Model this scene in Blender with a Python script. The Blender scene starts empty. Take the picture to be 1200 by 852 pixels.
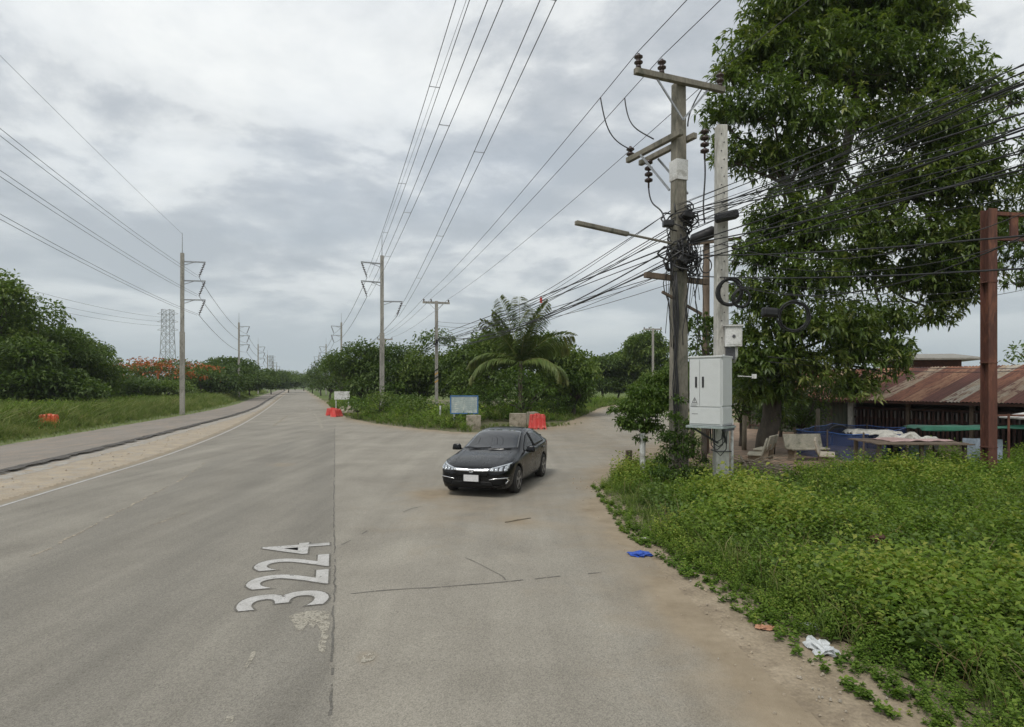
import bpy, bmesh, math, random
import numpy as np
from mathutils import Vector, Matrix, noise as mnoise
from mathutils.bvhtree import BVHTree
R = math.radians
rnd = random.Random(7)
rg = np.random.default_rng(11)
sc = bpy.context.scene
col = sc.collection

# ------------------------------------------------------------ camera, sky, sun, exposure
H = 2.5; F = 700.0; HX, HY = 600.0, 452.0
cd = bpy.data.cameras.new('camera'); cam = bpy.data.objects.new('camera', cd); col.objects.link(cam)
cam.location = (0, 0, H); cam.rotation_euler = (R(90), 0, 0)
cd.sensor_width = 36; cd.lens = F/1200*36; cd.shift_y = 26/1200
cd.clip_start = 0.1; cd.clip_end = 30000
sc.camera = cam
sc.view_settings.view_transform = 'Standard'; sc.view_settings.look = 'None'
sc.view_settings.exposure = 1.0; sc.view_settings.gamma = 1.0
sc.cycles.max_bounces = 6; sc.cycles.diffuse_bounces = 3; sc.cycles.glossy_bounces = 3
sc.cycles.transmission_bounces = 3; sc.cycles.transparent_max_bounces = 8; sc.cycles.volume_bounces = 1
sc.cycles.use_denoising = True

SUN_EL, SUN_AZ = 58, 215      # elevation, compass-like angle of the veiled sun
w = bpy.data.worlds.new('World'); sc.world = w; w.use_nodes = True
nt = w.node_tree; nt.nodes.clear()
def N(t, typ, **kw):
    n = t.nodes.new(typ)
    for k, v in kw.items():
        if k.startswith('_'): n.inputs[int(k[1:])].default_value = v
        else: setattr(n, k, v)
    return n
def Lk(t, a, b): t.links.new(a, b)
def math_(t, op, a, b=None, c=None, clamp=False):
    n = t.nodes.new('ShaderNodeMath'); n.operation = op; n.use_clamp = clamp
    for i, v in enumerate((a, b, c)):
        if v is None: continue
        if isinstance(v, (int, float)): n.inputs[i].default_value = v
        else: t.links.new(v, n.inputs[i])
    return n.outputs[0]
def ramp(t, fac, stops, interp='LINEAR'):
    n = t.nodes.new('ShaderNodeValToRGB'); e = n.color_ramp; e.interpolation = interp
    while len(e.elements) > 1: e.elements.remove(e.elements[-1])
    e.elements[0].position = stops[0][0]; e.elements[0].color = tuple(stops[0][1]) + (1,)
    for p, c in stops[1:]:
        x = e.elements.new(p); x.color = tuple(c) + (1,)
    t.links.new(fac, n.inputs[0]); return n.outputs[0]
def mixc(t, fac, a, b, mode='MIX'):
    n = t.nodes.new('ShaderNodeMix'); n.data_type = 'RGBA'; n.blend_type = mode
    for i, v in ((0, fac), (6, a), (7, b)):
        if isinstance(v, (int, float)): n.inputs[i].default_value = v
        elif isinstance(v, (tuple, list)): n.inputs[i].default_value = tuple(v)[:3] + (1,)
        else: t.links.new(v, n.inputs[i])
    return n.outputs[2]

sky = N(nt, 'ShaderNodeTexSky', sky_type='NISHITA', sun_disc=False)
sky.sun_elevation = R(SUN_EL); sky.sun_rotation = R(SUN_AZ); sky.air_density = 1.2; sky.dust_density = 2.5
tc = N(nt, 'ShaderNodeTexCoord'); sx = N(nt, 'ShaderNodeSeparateXYZ'); Lk(nt, tc.outputs['Generated'], sx.inputs[0])
zc = math_(nt, 'ADD', math_(nt, 'MAXIMUM', sx.outputs[2], 0.0), 0.16)
cx = N(nt, 'ShaderNodeCombineXYZ')
Lk(nt, math_(nt, 'DIVIDE', sx.outputs[0], zc), cx.inputs[0]); Lk(nt, math_(nt, 'DIVIDE', sx.outputs[1], zc), cx.inputs[1])
def cloudnoise(scale, detail, rough, off, dist=0.0, stretch=(1, 1, 1)):
    m = N(nt, 'ShaderNodeMapping'); m.inputs[1].default_value = off; m.inputs[3].default_value = stretch
    Lk(nt, cx.outputs[0], m.inputs[0])
    n = N(nt, 'ShaderNodeTexNoise'); n.inputs['Scale'].default_value = scale; n.inputs['Detail'].default_value = detail
    n.inputs['Roughness'].default_value = rough; n.inputs['Distortion'].default_value = dist
    Lk(nt, m.outputs[0], n.inputs['Vector']); return n.outputs[0]
big = cloudnoise(0.62, 2, .5, (1.3, 4.1, 0), .2, (1, 1.1, 1))
med = cloudnoise(1.15, 12, .60, (5.2, 0.7, 3), .25)
fin = cloudnoise(3.6, 10, .66, (2, 9, 1), .15)
v = math_(nt, 'ADD', math_(nt, 'ADD', math_(nt, 'MULTIPLY', big, .38), math_(nt, 'MULTIPLY', med, .74)), math_(nt, 'MULTIPLY', fin, .24))
cloud = ramp(nt, v, [(.59, (2.35, 2.5, 2.68)), (.645, (2.95, 3.08, 3.22)), (.680, (3.75, 3.85, 3.9)), (.705, (4.55, 4.62, 4.58)), (.75, (5.15, 5.2, 5.1)), (.82, (5.8, 5.8, 5.6))])
cover = ramp(nt, cloudnoise(1.1, 5, .55, (8, 3, 2), .2), [(.25, (.80,)*3), (.5, (.94,)*3), (1, (.97,)*3)])
skyc = mixc(nt, cover, sky.outputs[0], cloud)
# towards the horizon the cloud base thins into an even pale veil
hz = math_(nt, 'SUBTRACT', 1.0, math_(nt, 'MULTIPLY', math_(nt, 'ABSOLUTE', sx.outputs[2]), 7.0), clamp=True)
hz = math_(nt, 'MULTIPLY', hz, .45)
skyc = mixc(nt, hz, skyc, (5.0, 5.1, 5.1))
bg = N(nt, 'ShaderNodeBackground'); bg.inputs[1].default_value = 0.1
wo = N(nt, 'ShaderNodeOutputWorld'); Lk(nt, skyc, bg.inputs[0]); Lk(nt, bg.outputs[0], wo.inputs[0])

sl = bpy.data.lights.new('sun', 'SUN'); sun = bpy.data.objects.new('sun', sl); col.objects.link(sun)
sl.energy = 1.1; sl.angle = R(18); sl.color = (1, .965, .91)
az = R(SUN_AZ)
sd = Vector((math.sin(az)*math.cos(R(SUN_EL)), math.cos(az)*math.cos(R(SUN_EL)), math.sin(R(SUN_EL))))
sun.rotation_euler = sd.to_track_quat('Z', 'Y').to_euler(); sun.location = (0, 0, 60)

# ------------------------------------------------------------ helpers
def G(px, py, z=0.0):
    D = F*(H - z)/(py - HY); return Vector(((px - HX)/F*D, D, z))
def P(px, py, D): return Vector(((px - HX)/F*D, D, H + (HY - py)/F*D))

def tag(o, label=None, cat=None, group=None, kind=None):
    if label: o['label'] = label
    if cat: o['category'] = cat
    if group: o['group'] = group
    if kind: o['kind'] = kind
    return o
def empty(name, loc, label, cat, group=None, rz=0):
    o = bpy.data.objects.new(name, None); col.objects.link(o); o.location = loc; o.rotation_euler = (0, 0, rz)
    o.empty_display_size = .2
    return tag(o, label, cat, group)
def link(name, me, mat, parent=None, smooth=False):
    o = bpy.data.objects.new(name, me); col.objects.link(o)
    if mat is not None and not me.materials: me.materials.append(mat)
    if smooth: me.shade_smooth()
    if parent is not None: o.parent = parent
    return o
def copy_tree(o, parent=None):
    c = o.copy(); col.objects.link(c); c.parent = parent
    for ch in [x for x in o.children]: copy_tree(ch, c)
    return c

class MB:
    def __init__(s): s.v = []; s.f = []
    def add(s, vs, fs):
        b = len(s.v); s.v += [tuple(x) for x in vs]; s.f += [tuple(i + b for i in f) for f in fs]; return s
    def box(s, c, size, M=None, taper=1.0):
        x, y, z = size[0]/2, size[1]/2, size[2]/2
        vs = [Vector((sx_*x*(taper if sz_ > 0 else 1), sy_*y*(taper if sz_ > 0 else 1), sz_*z)) for sz_ in (-1, 1) for sx_, sy_ in ((-1, -1), (1, -1), (1, 1), (-1, 1))]
        if M is not None: vs = [M @ q for q in vs]
        vs = [q + Vector(c) for q in vs]
        return s.add(vs, [(3, 2, 1, 0), (4, 5, 6, 7), (0, 1, 5, 4), (1, 2, 6, 5), (2, 3, 7, 6), (3, 0, 4, 7)])
    def bar(s, a, b, wx, wz=None, up=(0, 0, 1)):
        a, b = Vector(a), Vector(b); d = (b - a); L = d.length; d.normalize(); wz = wz or wx
        u = Vector(up)
        if abs(d.dot(u)) > .98: u = Vector((0, 1, 0))
        sdir = d.cross(u).normalized(); t = sdir.cross(d)
        vs = [p + sdir*sx_*wx/2 + t*sz_*wz/2 for p in (a, b) for sx_, sz_ in ((-1, -1), (1, -1), (1, 1), (-1, 1))]
        return s.add(vs, [(3, 2, 1, 0), (4, 5, 6, 7), (0, 1, 5, 4), (1, 2, 6, 5), (2, 3, 7, 6), (3, 0, 4, 7)])
    def tube(s, pts, rad, n=6, cap=True, closed=False):
        pts = [Vector(p) for p in pts]; m = len(pts)
        rads = rad if isinstance(rad, (list, tuple)) else [rad]*m
        base = len(s.v); prev = None
        for i, p in enumerate(pts):
            if closed: d = pts[(i + 1) % m] - pts[i - 1]
            else: d = pts[min(i + 1, m - 1)] - pts[max(i - 1, 0)]
            d.normalize()
            if prev is None:
                u = Vector((0, 0, 1)) if abs(d.z) < .9 else Vector((1, 0, 0))
            else: u = prev
            a = (u - d*u.dot(d)).normalized(); prev = a; b = d.cross(a)
            for k in range(n):
                t = 2*math.pi*k/n; s.v.append(tuple(p + (a*math.cos(t) + b*math.sin(t))*rads[i]))
        for i in range(m if closed else m - 1):
            j = (i + 1) % m
            for k in range(n):
                s.f.append((base + i*n + k, base + i*n + (k + 1) % n, base + j*n + (k + 1) % n, base + j*n + k))
        if cap and not closed:
            s.f.append(tuple(base + k for k in reversed(range(n)))); s.f.append(tuple(base + (m - 1)*n + k for k in range(n)))
        return s
    def lathe(s, c, prof, n=12, axis=(0, 0, 1)):
        q = Vector((0, 0, 1)).rotation_difference(Vector(axis)); base = len(s.v); c = Vector(c)
        for r_, z in prof:
            for k in range(n):
                t = 2*math.pi*k/n; s.v.append(tuple(c + q @ Vector((r_*math.cos(t), r_*math.sin(t), z))))
        m = len(prof)
        for i in range(m - 1):
            for k in range(n):
                s.f.append((base + i*n + k, base + i*n + (k + 1) % n, base + (i + 1)*n + (k + 1) % n, base + (i + 1)*n + k))
        s.f.append(tuple(base + k for k in reversed(range(n)))); s.f.append(tuple(base + (m - 1)*n + k for k in range(n)))
        return s
    def mesh(s, name):
        me = bpy.data.meshes.new(name); me.from_pydata(s.v, [], s.f); me.validate(); me.update(); return me
    def build(s, name, mat, parent=None, smooth=False, bevel=0):
        o = link(name, s.mesh(name), mat, parent, smooth)
        if bevel:
            m = o.modifiers.new('bevel', 'BEVEL'); m.width = bevel; m.segments = 2; m.limit_method = 'ANGLE'
        return o

# ------------------------------------------------------------ materials
def newmat(name):
    m = bpy.data.materials.new(name); m.use_nodes = True; t = m.node_tree; t.nodes.clear()
    out = t.nodes.new('ShaderNodeOutputMaterial'); b = t.nodes.new('ShaderNodeBsdfPrincipled'); Lk(t, b.outputs[0], out.inputs[0])
    return m, t, b, out
def tex(t, vec, scale, detail=4, rough=.55, dist=0):
    n = t.nodes.new('ShaderNodeTexNoise'); n.inputs['Scale'].default_value = scale; n.inputs['Detail'].default_value = detail
    n.inputs['Roughness'].default_value = rough; n.inputs['Distortion'].default_value = dist
    if vec is not None: Lk(t, vec, n.inputs['Vector'])
    return n.outputs[0]
def coords(t, which='Object', stretch=None, rz=0):
    c = t.nodes.new('ShaderNodeTexCoord'); o = c.outputs[which]
    if stretch or rz:
        m = t.nodes.new('ShaderNodeMapping'); m.inputs[3].default_value = stretch or (1, 1, 1); m.inputs[2].default_value = (0, 0, rz)
        Lk(t, o, m.inputs[0]); o = m.outputs[0]
    return o
def bump(t, b, h, strength=.3, dist=.02):
    n = t.nodes.new('ShaderNodeBump'); n.inputs['Strength'].default_value = strength; n.inputs['Distance'].default_value = dist
    Lk(t, h, n.inputs['Height']); Lk(t, n.outputs[0], b.inputs['Normal'])
def mat(name, c1, c2=None, scale=3, rough=.75, metal=0, bmp=0, stretch=None, c3=None, fine=None, spec=.5, contrast=(.35, .65), soft=.35):
    m, t, b, out = newmat(name)
    b.inputs['Roughness'].default_value = rough; b.inputs['Metallic'].default_value = metal
    b.inputs['Specular IOR Level'].default_value = spec
    vec = coords(t, 'Object', stretch)
    if c2 is None: c2 = tuple(x*.82 for x in c1)
    n1 = tex(t, vec, scale, 6, .62, .2)
    stops = [(contrast[0], c1), (contrast[1], c2)]
    c = ramp(t, n1, stops)
    if c3 is not None:
        n3 = tex(t, vec, scale*.6 + 1.7, 8, .65, .5)
        f3 = ramp(t, n3, [(.5, (0, 0, 0)), (.62, (1, 1, 1))])
        c = mixc(t, f3, c, c3)
    n2 = tex(t, vec, fine or scale*9, 3, .6)
    c = mixc(t, soft, c, ramp(t, n2, [(.3, (.25,)*3), (.7, (.85,)*3)]), 'OVERLAY')
    Lk(t, c, b.inputs['Base Color'])
    if bmp: bump(t, b, n2, bmp, .01)
    return m
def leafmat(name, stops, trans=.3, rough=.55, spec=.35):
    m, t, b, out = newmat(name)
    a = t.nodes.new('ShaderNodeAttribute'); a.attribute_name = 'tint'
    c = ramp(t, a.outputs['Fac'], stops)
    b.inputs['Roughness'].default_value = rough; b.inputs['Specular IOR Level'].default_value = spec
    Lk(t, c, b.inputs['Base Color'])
    tr = t.nodes.new('ShaderNodeBsdfTranslucent')
    c2 = mixc(t, 1.0, c, (1.25, 1.35, .6), 'MULTIPLY'); Lk(t, c2, tr.inputs[0])
    mx = t.nodes.new('ShaderNodeMixShader'); mx.inputs[0].default_value = trans
    Lk(t, b.outputs[0], mx.inputs[1]); Lk(t, tr.outputs[0], mx.inputs[2]); Lk(t, mx.outputs[0], out.inputs[0])
    return m

M = {}
M['mango'] = leafmat('mango_leaf', [(0, (.024, .046, .011)), (.45, (.068, .115, .022)), (.8, (.13, .18, .036)), (1, (.22, .24, .07))], .34, .45, .45)
M['dark_tree'] = leafmat('dark_tree_leaf', [(0, (.030, .058, .013)), (.5, (.070, .115, .024)), (1, (.13, .175, .042))], .3)
M['mid_tree'] = leafmat('mid_tree_leaf', [(0, (.045, .078, .016)), (.5, (.10, .155, .030)), (1, (.18, .22, .055))], .32)
M['shrub'] = leafmat('shrub_leaf', [(0, (.030, .060, .012)), (.5, (.080, .140, .025)), (1, (.16, .22, .05))], .32)
M['weed'] = leafmat('weed_leaf', [(0, (.040, .078, .016)), (.45, (.095, .170, .028)), (.8, (.170, .250, .045)), (1, (.31, .33, .08))], .36, .7, .15)
M['grass'] = leafmat('grass_blade', [(0, (.055, .09, .02)), (.5, (.125, .18, .04)), (.85, (.23, .26, .09)), (1, (.34, .31, .16))], .3, .7, .2)
M['flame'] = leafmat('flame_flower', [(0, (.26, .065, .018)), (1, (.46, .16, .05))], .25)
M['palm'] = leafmat('palm_leaf', [(0, (.055, .095, .022)), (.5, (.11, .165, .04)), (1, (.21, .21, .07))], .25, .5)
M['dry'] = leafmat('dry_leaf', [(0, (.10, .07, .03)), (1, (.22, .17, .08))], .2)
M['bark'] = mat('bark', (.055, .045, .035), (.10, .085, .065), 6, .9, bmp=.5, stretch=(1, 1, .3))
M['pale_bark'] = mat('pale_bark', (.22, .19, .14), (.12, .10, .07), 6, .9, bmp=.4, stretch=(1, 1, .3))
M['concrete'] = mat('concrete', (.34, .32, .28), (.25, .24, .21), 2.2, .85, bmp=.3, c3=(.19, .18, .155), stretch=(1, 1, .35))
M['concrete_light'] = mat('concrete_light', (.50, .49, .45), (.40, .39, .35), 2.2, .85, bmp=.3, c3=(.30, .29, .26), stretch=(1, 1, .3))
M['concrete_old'] = mat('concrete_old', (.22, .20, .16), (.16, .15, .12), 2.5, .9, bmp=.4, c3=(.10, .10, .075), stretch=(1, 1, .35))
M['concrete_block'] = mat('concrete_block', (.36, .32, .25), (.25, .22, .17), 2.5, .9, bmp=.5, c3=(.17, .15, .10))
M['steel'] = mat('galvanised_steel', (.36, .37, .38), (.28, .29, .30), 4, .5, .6)
M['darksteel'] = mat('dark_steel', (.10, .10, .11), (.07, .07, .075), 4, .6, .3)
M['wire'] = mat('aluminium_wire', (.11, .11, .115), (.09, .09, .095), 3, .55)
M['cable'] = mat('black_cable', (.016, .016, .017), (.022, .022, .023), 5, .5)
M['insulator'] = mat('brown_insulator', (.045, .030, .028), (.06, .04, .035), 8, .25)
M['insulator_grey'] = mat('grey_insulator', (.13, .13, .14), (.10, .10, .11), 8, .35)
M['white_paint'] = mat('white_paint', (.62, .62, .60), (.50, .50, .48), 4, .6, c3=(.36, .35, .32))
M['cabinet'] = mat('cabinet_paint', (.56, .58, .57), (.53, .55, .54), .8, .42, soft=.06)
M['cabinet_shelf'] = mat('shelf_paint', (.30, .35, .34), (.25, .29, .28), 4, .6)
M['black'] = mat('black_plastic', (.012, .012, .013), (.018, .018, .019), 6, .45)
M['rust'] = mat('rusty_steel', (.115, .043, .028), (.065, .028, .020), 2.2, .85, c3=(.17, .07, .04), stretch=(1, 1, .25), bmp=.3)
M['rust_dark'] = mat('dark_rust', (.085, .035, .022), (.05, .022, .017), 4, .85)
M['red_plastic'] = mat('red_plastic', (.62, .055, .045), (.50, .05, .04), 2.5, .45, c3=(.62, .14, .11))
M['orange_plastic'] = mat('orange_plastic', (.75, .105, .03), (.62, .09, .03), 2.5, .45, c3=(.66, .17, .10))
M['blue_frame'] = mat('blue_frame', (.055, .16, .34), (.05, .13, .28), 4, .55)
M['board'] = mat('faded_board', (.38, .44, .42), (.30, .36, .34), 2.2, .6, c3=(.50, .53, .48))
M['timber'] = mat('weathered_timber', (.16, .12, .085), (.10, .075, .055), 4, .9, stretch=(1, 1, .2))

# ------------------------------------------------------------ foliage engine (numpy)
def unit(a): return a/np.maximum(np.linalg.norm(a, axis=-1, keepdims=True), 1e-6)
def leaf_arrays(C, D, L, W, droop=.25, long=False, r=rg, blade=False):
    """C base points, D unit directions, L lengths, W widths -> verts, tris"""
    n = len(C); up = np.tile(np.array([[0., 0, 1]]), (n, 1)) + r.normal(0, .35, (n, 3))
    S = unit(np.cross(D, up)); Nn = unit(np.cross(S, D))
    L = np.broadcast_to(L, (n,))[:, None]; W = np.broadcast_to(W, (n,))[:, None]
    if not long:
        mid = C + D*L*.5
        a = mid + S*W*.5 + Nn*W*.18; b = mid - S*W*.5 + Nn*W*.18
        tip = C + D*L; tip[:, 2] -= (L*droop)[:, 0]
        V = np.stack([C, a, tip, b], 1).reshape(-1, 3)
        i = np.arange(n)[:, None]*4
        T = np.concatenate([i + np.array([[0, 1, 3]]), i + np.array([[1, 2, 3]])] if blade else [i + np.array([[0, 1, 2]]), i + np.array([[0, 2, 3]])], 1).reshape(-1, 3)
        return V, T, 4
    m1 = C + D*L*.35; m2 = C + D*L*.72; m2[:, 2] -= (L*droop*.35)[:, 0]
    tip = C + D*L; tip[:, 2] -= (L*droop)[:, 0]
    V = np.stack([C, m1 + S*W*.5 + Nn*W*.15, m1 - S*W*.5 + Nn*W*.15, m2 + S*W*.42 + Nn*W*.12, m2 - S*W*.42 + Nn*W*.12, tip], 1).reshape(-1, 3)
    i = np.arange(n)[:, None]*6
    T = np.concatenate([i + np.array([[0, 1, 2]]), i + np.array([[1, 3, 2]]), i + np.array([[2, 3, 4]]), i + np.array([[3, 5, 4]])], 1).reshape(-1, 3)
    return V, T, 6
def np_mesh(name, V, T, tint=None):
    me = bpy.data.meshes.new(name); V = np.ascontiguousarray(V, dtype=np.float32); T = np.ascontiguousarray(T, dtype=np.int32)
    me.vertices.add(len(V)); me.vertices.foreach_set('co', V.ravel())
    me.loops.add(T.size); me.loops.foreach_set('vertex_index', T.ravel())
    me.polygons.add(len(T)); me.polygons.foreach_set('loop_start', np.arange(0, T.size, T.shape[1], dtype=np.int32))
    me.update(calc_edges=True)
    if tint is not None:
        a = me.attributes.new('tint', 'FLOAT', 'POINT'); a.data.foreach_set('value', np.ascontiguousarray(tint, dtype=np.float32))
    return me
def rdir(n, r=rg): return unit(r.normal(0, 1, (n, 3)))

def crown_mesh(name, clumps, per_m2, leaf, aspect=.45, droop=.25, whorl=1, long=False, origin=(0, 0, 0), tint0=.45, seed=0, down=0.0, fill=.5):
    r = np.random.default_rng(seed + 100)
    Cs, Ds, Ts = [], [], []
    cl = np.array([c[:3] for c in clumps]); cr = np.array([[c[3], c[3], c[4] if len(c) > 4 else c[3]*.8] for c in clumps])
    for (c, rad) in zip(cl, cr):
        k = int(per_m2*4*math.pi*(rad[0]*rad[2]))
        if k < 4: k = 4
        d = rdir(k, r); d[:, 2] = np.where(d[:, 2] < -.3, -d[:, 2]*.6, d[:, 2]); d = unit(d)
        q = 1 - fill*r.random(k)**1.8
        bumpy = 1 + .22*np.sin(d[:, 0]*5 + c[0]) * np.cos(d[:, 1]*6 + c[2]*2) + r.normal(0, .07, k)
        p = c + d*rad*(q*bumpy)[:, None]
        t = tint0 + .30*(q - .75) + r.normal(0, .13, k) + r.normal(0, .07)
        Cs.append(p); Ds.append(d); Ts.append(t)
    C = np.concatenate(Cs); D = np.concatenate(Ds); T0 = np.concatenate(Ts)
    n = len(C)
    if whorl > 1:
        C = np.repeat(C, whorl, 0) + r.normal(0, leaf*.10, (n*whorl, 3)); T0 = np.repeat(T0, whorl) + r.normal(0, .06, n*whorl)
        ax = np.repeat(unit(D + r.normal(0, .3, D.shape)), whorl, 0); D = unit(ax*.55 + rdir(n*whorl, r)*.9)
    else:
        D = unit(D*.6 + rdir(n, r)*.8)
    D[:, 2] -= down; D = unit(D)
    L = leaf*(.7 + .6*r.random(len(C)))
    V, T, k = leaf_arrays(C, D, L, L*aspect, droop, long, r)
    V = V - np.array(origin)
    return np_mesh(name, V, T, np.clip(np.repeat(T0, k), 0, 1))
def limb(mb, a, b, r0, r1, n=5, wob=.12, seg=5, r=rnd):
    a, b = Vector(a), Vector(b); L = (b - a).length; pts = []
    for i in range(seg + 1):
        t = i/seg; p = a.lerp(b, t)
        if 0 < i < seg: p += Vector((r.uniform(-1, 1), r.uniform(-1, 1), r.uniform(-.4, .8)))*L*wob*.5
        pts.append(p)
    mb.tube(pts, [r0 + (r1 - r0)*i/seg for i in range(seg + 1)], n)
    return pts
def auto_clumps(base, width, z0, z1, k, seed, fill=.9):
    r = random.Random(seed); out = []
    cz, hz_ = (z0 + z1)/2, (z1 - z0)/2
    for i in range(k):
        a = r.uniform(0, 2*math.pi); u = r.uniform(-1, 1); rr = math.sqrt(max(0, 1 - u*u))*(.35 + .45*r.random())
        out.append((base[0] + math.cos(a)*rr*width/2, base[1] + math.sin(a)*rr*width/2, cz + u*hz_*.72, width*r.uniform(.15, .25), hz_*r.uniform(.26, .42)))
    out.append((base[0], base[1], cz, width*.26, hz_*.6))
    return out
def tree(name, label, base, clumps, per_m2, leaf, lm, group=None, trunk_r=.2, seed=0, aspect=.45, cat='tree', bark='bark', flowers=None, **kw):
    root = empty(name, base, label, cat, group)
    r = random.Random(seed); mb = MB()
    top = sum((Vector(c[:3]) for c in clumps), Vector())/len(clumps) - Vector(base)
    zlow = min(c[2] - (c[4] if len(c) > 4 else c[3]) for c in clumps) - base[2]
    fork = Vector((top.x*.3, top.y*.3, max(.35, min(top.z*.75, zlow + .25*(top.z - zlow)))))
    limb(mb, (0, 0, -.1), fork, trunk_r, trunk_r*.75, 8, .06, 4, r)
    for c in clumps[:14]:
        limb(mb, fork, Vector(c[:3]) - Vector(base), trunk_r*.45, trunk_r*.1, 5, .12, 4, r)
    mb.build('trunk', M[bark], root, True)
    link('crown', crown_mesh('crown', clumps, per_m2, leaf, aspect, origin=base, seed=seed, **kw), M[lm], root)
    if flowers:
        link('flowers', crown_mesh('flowers', [(c[0], c[1], c[2] + c[3]*.18, c[3]*1.02, (c[4] if len(c) > 4 else c[3]*.8)) for c in clumps[::2]], per_m2*flowers, leaf*.9, .8, origin=base, seed=seed + 5, fill=.12), M['flame'], root)['kind'] = 'stuff'
    return root

# ------------------------------------------------------------ polygons of the setting (world metres)
def inpoly(X, Y, poly):
    c = np.zeros(X.shape, bool); n = len(poly)
    for i in range(n):
        x1, y1 = poly[i]; x2, y2 = poly[(i + 1) % n]
        if y1 == y2: continue
        k = ((y1 > Y) != (y2 > Y)) & (X < (x2 - x1)*(Y - y1)/(y2 - y1) + x1); c ^= k
    return c
def dist_line(X, Y, pl):
    d = np.full(X.shape, 1e9)
    for (x1, y1), (x2, y2) in zip(pl[:-1], pl[1:]):
        vx, vy = x2 - x1, y2 - y1; t = np.clip(((X - x1)*vx + (Y - y1)*vy)/(vx*vx + vy*vy), 0, 1)
        d = np.minimum(d, np.hypot(X - x1 - t*vx, Y - y1 - t*vy))
    return d
def smooth_pl(pl, it=2):
    for _ in range(it):
        o = [pl[0]]
        for a, b in zip(pl[:-1], pl[1:]):
            o += [(a[0]*.75 + b[0]*.25, a[1]*.75 + b[1]*.25), (a[0]*.25 + b[0]*.75, a[1]*.25 + b[1]*.75)]
        pl = o + [pl[-1]]
    return pl
LEFT = smooth_pl([(-4.9, -20), (-8.4, 0), (-10.9, 12.24), (-12.9, 23), (-19.3, 43.75), (-41, 104), (-149, 404)])
ISL_MAIN = smooth_pl([(-141, 404), (-33, 104), (-14.6, 50), (-10.6, 41.5), (-7.3, 36.5), (-2.7, 31.2), (0, 31.6), (2.1, 34.8), (4.0, 41), (7.3, 54.5), (10.6, 70), (17, 83), (62, 95)])
RIGHT = smooth_pl([(62, 86), (34, 79), (21, 70), (15.5, 55), (11.5, 40), (8, 28), (5, 21.5), (3.0, 17.6), (2.05, 14.2), (1.95, 9), (2.1, 6), (2.25, 4.4), (2.6, 0), (3.2, -20)])
ROAD = LEFT + ISL_MAIN + RIGHT
PATH_IN = smooth_pl([(-5.4, -20), (-10.4, 0), (-14.6, 17), (-17.3, 27.8), (-26, 60), (-43, 105), (-152, 404)])
PATH_OUT = smooth_pl([(-9.5, -20), (-14.6, 0), (-20.5, 24), (-30.8, 64.8), (-47.3, 108), (-156, 404)])

# ground
def ground_mat():
    m, t, b, out = newmat('soil_and_turf'); vec = coords(t)
    soil = ramp(t, tex(t, vec, 1.4, 8, .65), [(.3, (.19, .145, .095)), (.6, (.30, .245, .175)), (.8, (.36, .31, .24))])
    turf = ramp(t, tex(t, vec, 3.1, 6, .65), [(.35, (.06, .085, .02)), (.65, (.12, .16, .04))])
    f = ramp(t, tex(t, vec, .22, 6, .6), [(.42, (0, 0, 0)), (.58, (1, 1, 1))])
    g = t.nodes.new('ShaderNodeNewGeometry'); s = t.nodes.new('ShaderNodeSeparateXYZ'); Lk(t, g.outputs['Position'], s.inputs[0])
    far = math_(t, 'MULTIPLY', math_(t, 'SUBTRACT', s.outputs[1], 95.0), .04, clamp=True)
    f = mixc(t, far, f, (1, 1, 1)); c = mixc(t, f, soil, turf)
    peb = t.nodes.new('ShaderNodeTexVoronoi'); peb.inputs['Scale'].default_value = 26; Lk(t, vec, peb.inputs['Vector'])
    c = mixc(t, .35, c, ramp(t, tex(t, vec, 38, 4, .7), [(.3, (.2,)*3), (.7, (.85,)*3)]), 'OVERLAY')
    Lk(t, c, b.inputs['Base Color']); b.inputs['Roughness'].default_value = .95; b.inputs['Specular IOR Level'].default_value = .2
    bump(t, b, math_(t, 'ADD', peb.outputs[0], tex(t, vec, 12, 5)), .5, .03)
    return m
mb = MB()
gx = [-9000, -2000, -400, -120, -60, -20, 0, 20, 60, 120, 400, 2000, 9000]; gy = [-3000, -400, -60, -20, 0, 20, 40, 60, 100, 200, 400, 1500, 12000]
vs = [(x, y, 0) for y in gy for x in gx]; nx = len(gx)
mb.add(vs, [(j*nx + i, j*nx + i + 1, (j + 1)*nx + i + 1, (j + 1)*nx + i) for j in range(len(gy) - 1) for i in range(nx - 1)])
tag(mb.build('ground', ground_mat()), kind='structure')

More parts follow.
